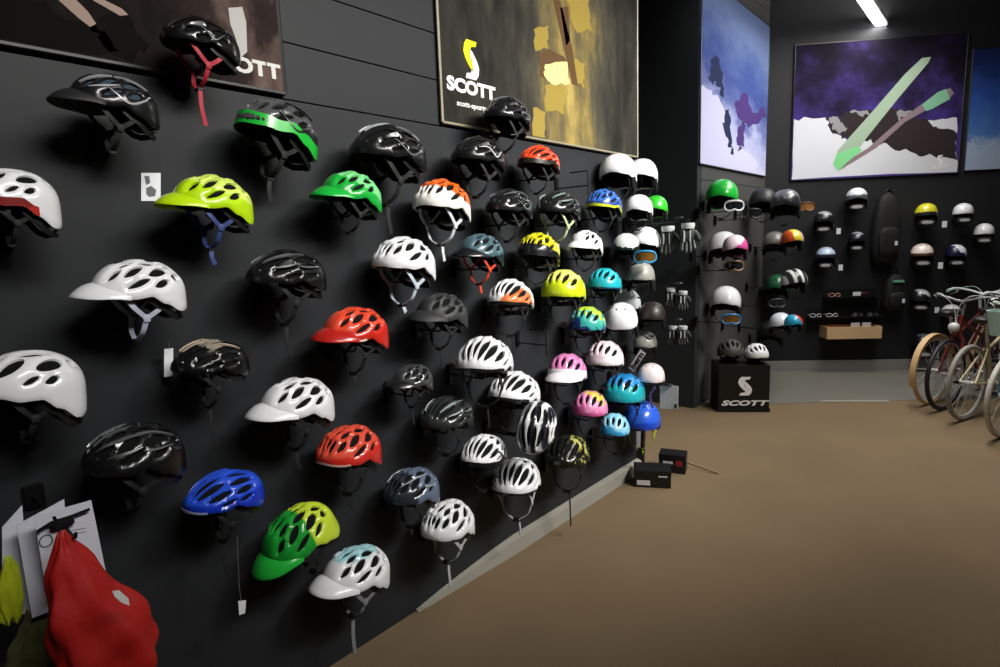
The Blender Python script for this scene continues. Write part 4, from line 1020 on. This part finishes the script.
for sh_, L_, spots in ((sh1, L1, [(-.34,'sunglasses with a pale pink frame on the upper shelf',PKM,SMK)]), (sh2, L2, [(-.42,'sunglasses with a white frame leftmost on the lower shelf',PWM,SMK), (-.20,'sunglasses with a white frame beside the leftmost pair',PWM,SMK), (.14,'black sunglasses in the middle of the lower shelf',BLK,mat('#5a5d66',.1,coat=.8)), (.34,'black sunglasses toward the right end of the lower shelf',BLK,mat('#5a5d66',.1,coat=.8))])):
    for f_, lab, m, le_ in spots: glasses(Vector(sh_.location)+BD*L_*f_+BN*.108+Vector((0,0,.0065)), lab, m, le_)
q = Vector(sh1.location)+BD*L1*.2+BN*.05
t = thing('glasses_case', 'dark red glasses case on the upper shelf', 'case', q, (0,0,R(BYAW))); MB().ell((0,0,.026), (.07,.17,.05), 18, 10, 3).build('shell', mat('#3a0f22',.4), t); MB().ribbon(crom([(.0355,-.08,.026),(.037,0,.027),(.0355,.08,.026)],5), .003, .003, (0,0,1)).build('seam', mat('#7a2a4a',.4), t)
q = Vector(sh1.location)+BD*L1*.05+BN*.125; t = hangcard('price_card', 'small white price card on the upper glasses shelf', [q+BD*x+Vector((0,0,z)) for x, z in ((-.045,.013),(.045,.013),(.045,.06),(-.045,.06))], tuple(BN), th=.003)
a, b = onb(819,336,.0), onb(872,336,.0); L = (b-a).length; h_ = (onb(845,324,.2)-onb(845,336,.2)).length
t = thing('wooden_tray', 'pale wooden tray fixed to the back wall below the glasses', 'tray', (a+b)/2, (0,0,R(BYAW))); tw = mat('#d8b489', .5, var=.12)
MB().box((.11,0,.006), (.21,L,.012)).build('bottom', tw, t); MB().box((.217,0,h_/2), (.012,L,h_)).build('front_panel', tw, t, bevel=.002); MB().box((.007,0,h_/2), (.012,L,h_)).build('back_panel', tw, t, bevel=.002)
for s in (1,-1): MB().box((.112,s*(L/2-.006),h_/2), (.196,.012,h_-.001)).build('end_panel', tw, t, bevel=.002)
q = Vector(t.location)+BD*L*.2+BN*.11
for k_, (x, lab) in enumerate(((-.07,'white leaflet standing left in the wooden tray'), (.06,'white leaflet standing right in the wooden tray'))):
    c = q+BD*x; hangcard('leaflet', lab, [c+BD*i*.05+Vector((0,0,z)) for i, z in ((-1,.013),(1,.013),(1,h_+.035),(-1,h_+.035))], tuple(BN), th=.004, group='leaflets in the tray')
# ---------------------------------------------------------------- bicycles
def bicycle(label, p, heading, fr, fender, tyre, rimm, bars, basket=None, lamp_=None, size=1.0, forkm=None, rev=False):
    rz = math.atan2(heading[1], heading[0]); off = Vector((math.cos(rz), math.sin(rz), 0))*(-.46 if rev else .60)*size
    t = thing('bicycle', label, 'bicycle', p-off, (0,0,rz), 'bicycles parked at the right', size)
    r = .325; RH = Vector((-.46,0,.345)); FH = Vector((.60,0,.345)); BB = Vector((-.02,0,.29)); ST = Vector((-.16,0,.70)); HT = Vector((.40,0,.86)); HB = Vector((.435,0,.74))
    def arc(c, R_, a0, a1, n): return [c+Vector((math.cos(R(a0+(a1-a0)*k/n))*R_, 0, math.sin(R(a0+(a1-a0)*k/n))*R_)) for k in range(n+1)]
    for nm, c in (('front_wheel',FH),('rear_wheel',RH)):
        w = MB().tube(arc(c, r, 0, 360, 40)[:-1], .020, 8, closed=True).build(nm, tyre, t)
        MB().tube(arc(c, r-.022, 0, 360, 40)[:-1], .010, 6, closed=True).build('rim', rimm, w)
        MB().tube([c+Vector((0,-.05,0)), c+Vector((0,.05,0))], .016, 10).build('hub', rimm, w)
        sp = MB()
        for k in range(20):
            a = 2*PI*k/20; s = 1 if k % 2 else -1; sp.tube([c+Vector((0,s*.03,0))+Vector((math.cos(a+.5*s),0,math.sin(a+.5*s)))*.014, c+Vector((math.cos(a),0,math.sin(a)))*(r-.025)], .0016, 4)
        sp.build('spokes', rimm, w)
        if fender is not None:
            a0, a1 = (-10, 175) if nm == 'front_wheel' else (20, 200)
            pts = arc(c, r+.034, a0, a1, 24); MB().ribbon(pts, .052, .006, (0,1,0)).build('mudguard', fender, t)
            st = MB()
            for s in (1,-1): st.tube([c+Vector((0,s*.045,0)), pts[20]+Vector((0,s*.022,0))], .0025, 5)
            st.build('mudguard_stay', rimm, t)
    f = MB(); tb = lambda a, b, q=.016: f.tube([a, b], q, 10)
    tb(BB, ST, .016); tb(HT+Vector((-.02,0,-.03)), ST+Vector((.01,0,-.1)), .016); tb(HB, BB, .019); tb(HT+Vector((-.02,0,.03)), HB+Vector((.01,0,-.03)), .021)
    for s in (1,-1): tb(BB+Vector((0,s*.03,0)), RH+Vector((0,s*.06,0)), .010); tb(ST+Vector((0,s*.015,-.08)), RH+Vector((0,s*.06,0)), .009)
    f.build('frame', fr, t)
    fk = MB()
    for s in (1,-1): fk.tube(crom([HB+Vector((.0,s*.02,-.02)), HB+Vector((.02,s*.055,-.10)), FH+Vector((-.05,s*.058,.12)), FH+Vector((0,s*.055,0))],5), .013, 8)
    fk.tube([HB+Vector((0,-.03,-.03)), HB+Vector((0,.03,-.03))], .016, 8); fk.build('fork', forkm or fr, t)
    MB().tube([HT+Vector((-.02,0,.02)), HT+Vector((-.05,0,.13)), HT+Vector((.02,0,.17))], .014, 8).build('stem', rimm, t)
    hb = HT+Vector((.02,0,.17))
    MB().tube(crom([hb+Vector((-.17,-.25,.03)), hb+Vector((-.05,-.23,.05)), hb+Vector((.0,-.12,.03)), hb, hb+Vector((.0,.12,.03)), hb+Vector((-.05,.23,.05)), hb+Vector((-.17,.25,.03))],6), .011, 8).build('handlebar', rimm, t)
    for s in (1,-1):
        MB().tube([hb+Vector((-.17,s*.25,.03)), hb+Vector((-.07,s*.235,.048))], .017, 10).build('grip', bars, t)
        MB().tube(crom([hb+Vector((-.05,s*.26,.04)), hb+Vector((-.02,s*.22,.02)), hb+Vector((-.10,s*.25,-.01))],4), .005, 6).build('brake_lever', rimm, t)
        MB().tube(crom([hb+Vector((-.03,s*.25,.04)), hb+Vector((.10,s*.12,.06)), hb+Vector((.08,s*.02,-.06)), HB+Vector((.05,0,.0))],6), .0035, 6).build('brake_cable', bars, t)
    MB().tube([ST+Vector((0,0,-.02)), ST+Vector((-.035,0,.16))], .013, 8).build('seat_post', rimm, t)
    MB().ell(ST+Vector((-.05,0,.19)), (.26,.16,.07), 18, 10, 2.6).build('saddle', mat('#191513',.5), t)
    cr_ = MB().tube([BB+Vector((0,-.045,0)), BB+Vector((0,.045,0))], .02, 10).tube([BB+Vector((0,-.05,0)), BB+Vector((.12,-.055,-.11))], .009, 8).tube([BB+Vector((0,.05,0)), BB+Vector((-.12,.055,.11))], .009, 8).tube(arc(BB+Vector((0,-.04,0)), .085, 0, 360, 24)[:-1], .006, 6, closed=True).build('crankset', rimm, t)
    for q in (Vector((.12,-.10,-.11)), Vector((-.12,.10,.11))): MB().box(BB+q, (.09,.08,.022)).build('pedal', BLK, cr_, bevel=.004)
    if lamp_ is not None:
        c = HB+Vector((.085,0,.05)); MB().ell(c, (.085,.09,.09), 16, 10, 2.3).build('headlamp', lamp_, t); MB().tube([c, HB+Vector((.0,0,.03))], .007, 6).build('lamp_bracket', rimm, t)
    if basket is not None:
        c = hb+Vector((.17,0,-.09)); vs = []; fs = []
        for (z, s) in ((-.10,.82),(.10,1.0),(.10,.93),(-.088,.76)):
            for k in range(24):
                a = 2*PI*k/24; cx, cy = math.cos(a), math.sin(a); vs.append(c+Vector((math.copysign(abs(cx)**.5,cx)*.125*s, math.copysign(abs(cy)**.5,cy)*.17*s, z)))
        for j in range(3):
            for k in range(24): fs.append((j*24+k, j*24+(k+1)%24, (j+1)*24+(k+1)%24, (j+1)*24+k))
        fs += [tuple(range(23,-1,-1)), tuple(72+k for k in range(24))]
        MB().add(vs, fs).build('basket', basket, t); MB().tube([c+Vector((-.11,0,.05)), hb], .008, 6).build('basket_bracket', rimm, t)
    return t
CHR = mat('#b9bcc0', .25, metal=.8); WHR = mat('#d2d4d2', .35); TAN = mat('#c9a878', .45); MNT = mat('#a9c4b8', .45)
hd = Vector((-.36,-.933,0)); h2 = -hd
bicycle('dark red bicycle with tan mudguards farthest left in the row', onz(930,404), h2, mat('#4a120e',.35), TAN, TAN, WHR, MNT, rev=True)
bicycle('black-tyred bicycle with a round white headlamp second in the row', onz(943,410), hd, mat('#5a1712',.35), None, mat('#15121a',.6), CHR, WHR, lamp_=WHR)
bicycle('cream framed bicycle with pale tyres third in the row', onz(964,420), h2, mat('#c9bd96',.4), None, mat('#8f8c84',.6), WHR, WHR, rev=True)
bicycle('teal bicycle with a pale mint basket cut off by the frame edge', onz(1003,437), hd, mat('#1a5a6a',.35), None, mat('#c4c0b6',.6), WHR, MNT, basket=MNT, lamp_=WHR)
EXPO = 0.0
LP = [28]
UNSEEN_LIGHTS = [(3.6, 3.3, 68, 58, 64, 0), (3.5, .9, 17, 60, 56, 0), (1.6, 5.2, 36, 0, 92, 0), (1.4, 7.2, 26, 0, 120, 0), (1.2, 5.2, 6, 58, 90, -75), (1.9, 6.6, 20, 58, 90, 0)]  # unseen area lights without fixtures, added to brighten walls, floor and posters
for f_ in FIT:
    if f_[1] < .8 or f_[1] > 1.22 or not .72 < f_[2] < 1.3: open("/tmp/fit.txt","a").write(str(f_)+"\n")
# ---------------------------------------------------------------- ceiling light, added unseen lights and camera
white = mat('#ffffff', .4, emit=9.0)
def lamp(x, y, L, z, label, built=True, power=60, rz=0.0, tilt=0.0, spread=180):
    if built:
        t = thing('ceiling_light', label, 'ceiling light', (x, y, z), (0,0,rz), 'fluorescent ceiling lights')
        MB().box((0,0,.035), (.14, L, .05)).build('housing', mat('#7a7a78', .5), t, bevel=.006)
        MB().box((0,0,0), (.11, L-.04, .03)).build('diffuser', white, t, bevel=.01)
        mb = MB()
        for s in (-1,1): MB().tube([(0,s*L*.35,.06),(0,s*L*.35,CEIL-z-.005)], .006, 6).build('suspension_rod', BLK, t)
    if built:       # upward fill light, added above the fixture to brighten the ceiling
        lu = bpy.data.lights.new('ceiling_fill', 'AREA'); lu.shape = 'RECTANGLE'; lu.size = .12; lu.size_y = L; lu.energy = 20; lu.color = (1,.97,.92)
        ou = bpy.data.objects.new('ceiling_fill_light', lu); C.objects.link(ou); ou.location = (x, y, z+.075); ou.rotation_euler = (PI,0,rz); ou['kind'] = 'helper'
    ld = bpy.data.lights.new('lamp', 'AREA'); ld.shape = 'RECTANGLE'; ld.size = .12 if built else .5; ld.size_y = L; ld.energy = power; ld.color = (1,.97,.92)
    o = bpy.data.objects.new('area_light_object', ld); C.objects.link(o); o.location = (x, y, z-.03); o.rotation_euler = (0,R(tilt),rz); ld.spread = R(spread); o['kind'] = 'helper'; return o
zL = 3.72*H/1.58
le = hit(889, 37, (0,0,1), zL); 
lamp(le.x, le.y-1.25, 2.5, zL, 'white fluorescent strip hanging before the black upper back wall', True, LP[0])
for x, y, p, ti, sp, rz in UNSEEN_LIGHTS: lamp(x, y, 2.4, zL, '', False, p, R(rz), ti, sp)
w = bpy.data.worlds.new('World'); bpy.context.scene.world = w; w.use_nodes = True
w.node_tree.nodes['Background'].inputs[0].default_value = (.6,.65,.75,1); w.node_tree.nodes['Background'].inputs[1].default_value = .02
cd = bpy.data.cameras.new('camera'); cam = bpy.data.objects.new('camera', cd); C.objects.link(cam)
cd.sensor_width = 36; cd.sensor_fit = 'HORIZONTAL'; cd.lens = F*36/1000; cd.clip_start = .02
M = Matrix(((RM[0][0], -RM[0][1], -RM[0][2], CAM[0]), (RM[1][0], -RM[1][1], -RM[1][2], CAM[1]), (RM[2][0], -RM[2][1], -RM[2][2], CAM[2]), (0,0,0,1)))
cam.matrix_world = M; bpy.context.scene.camera = cam
vs_ = bpy.context.scene.view_settings; vs_.view_transform = 'Standard'; vs_.look = 'None'; vs_.exposure = EXPO; vs_.gamma = 1; vs_.use_curve_mapping = False
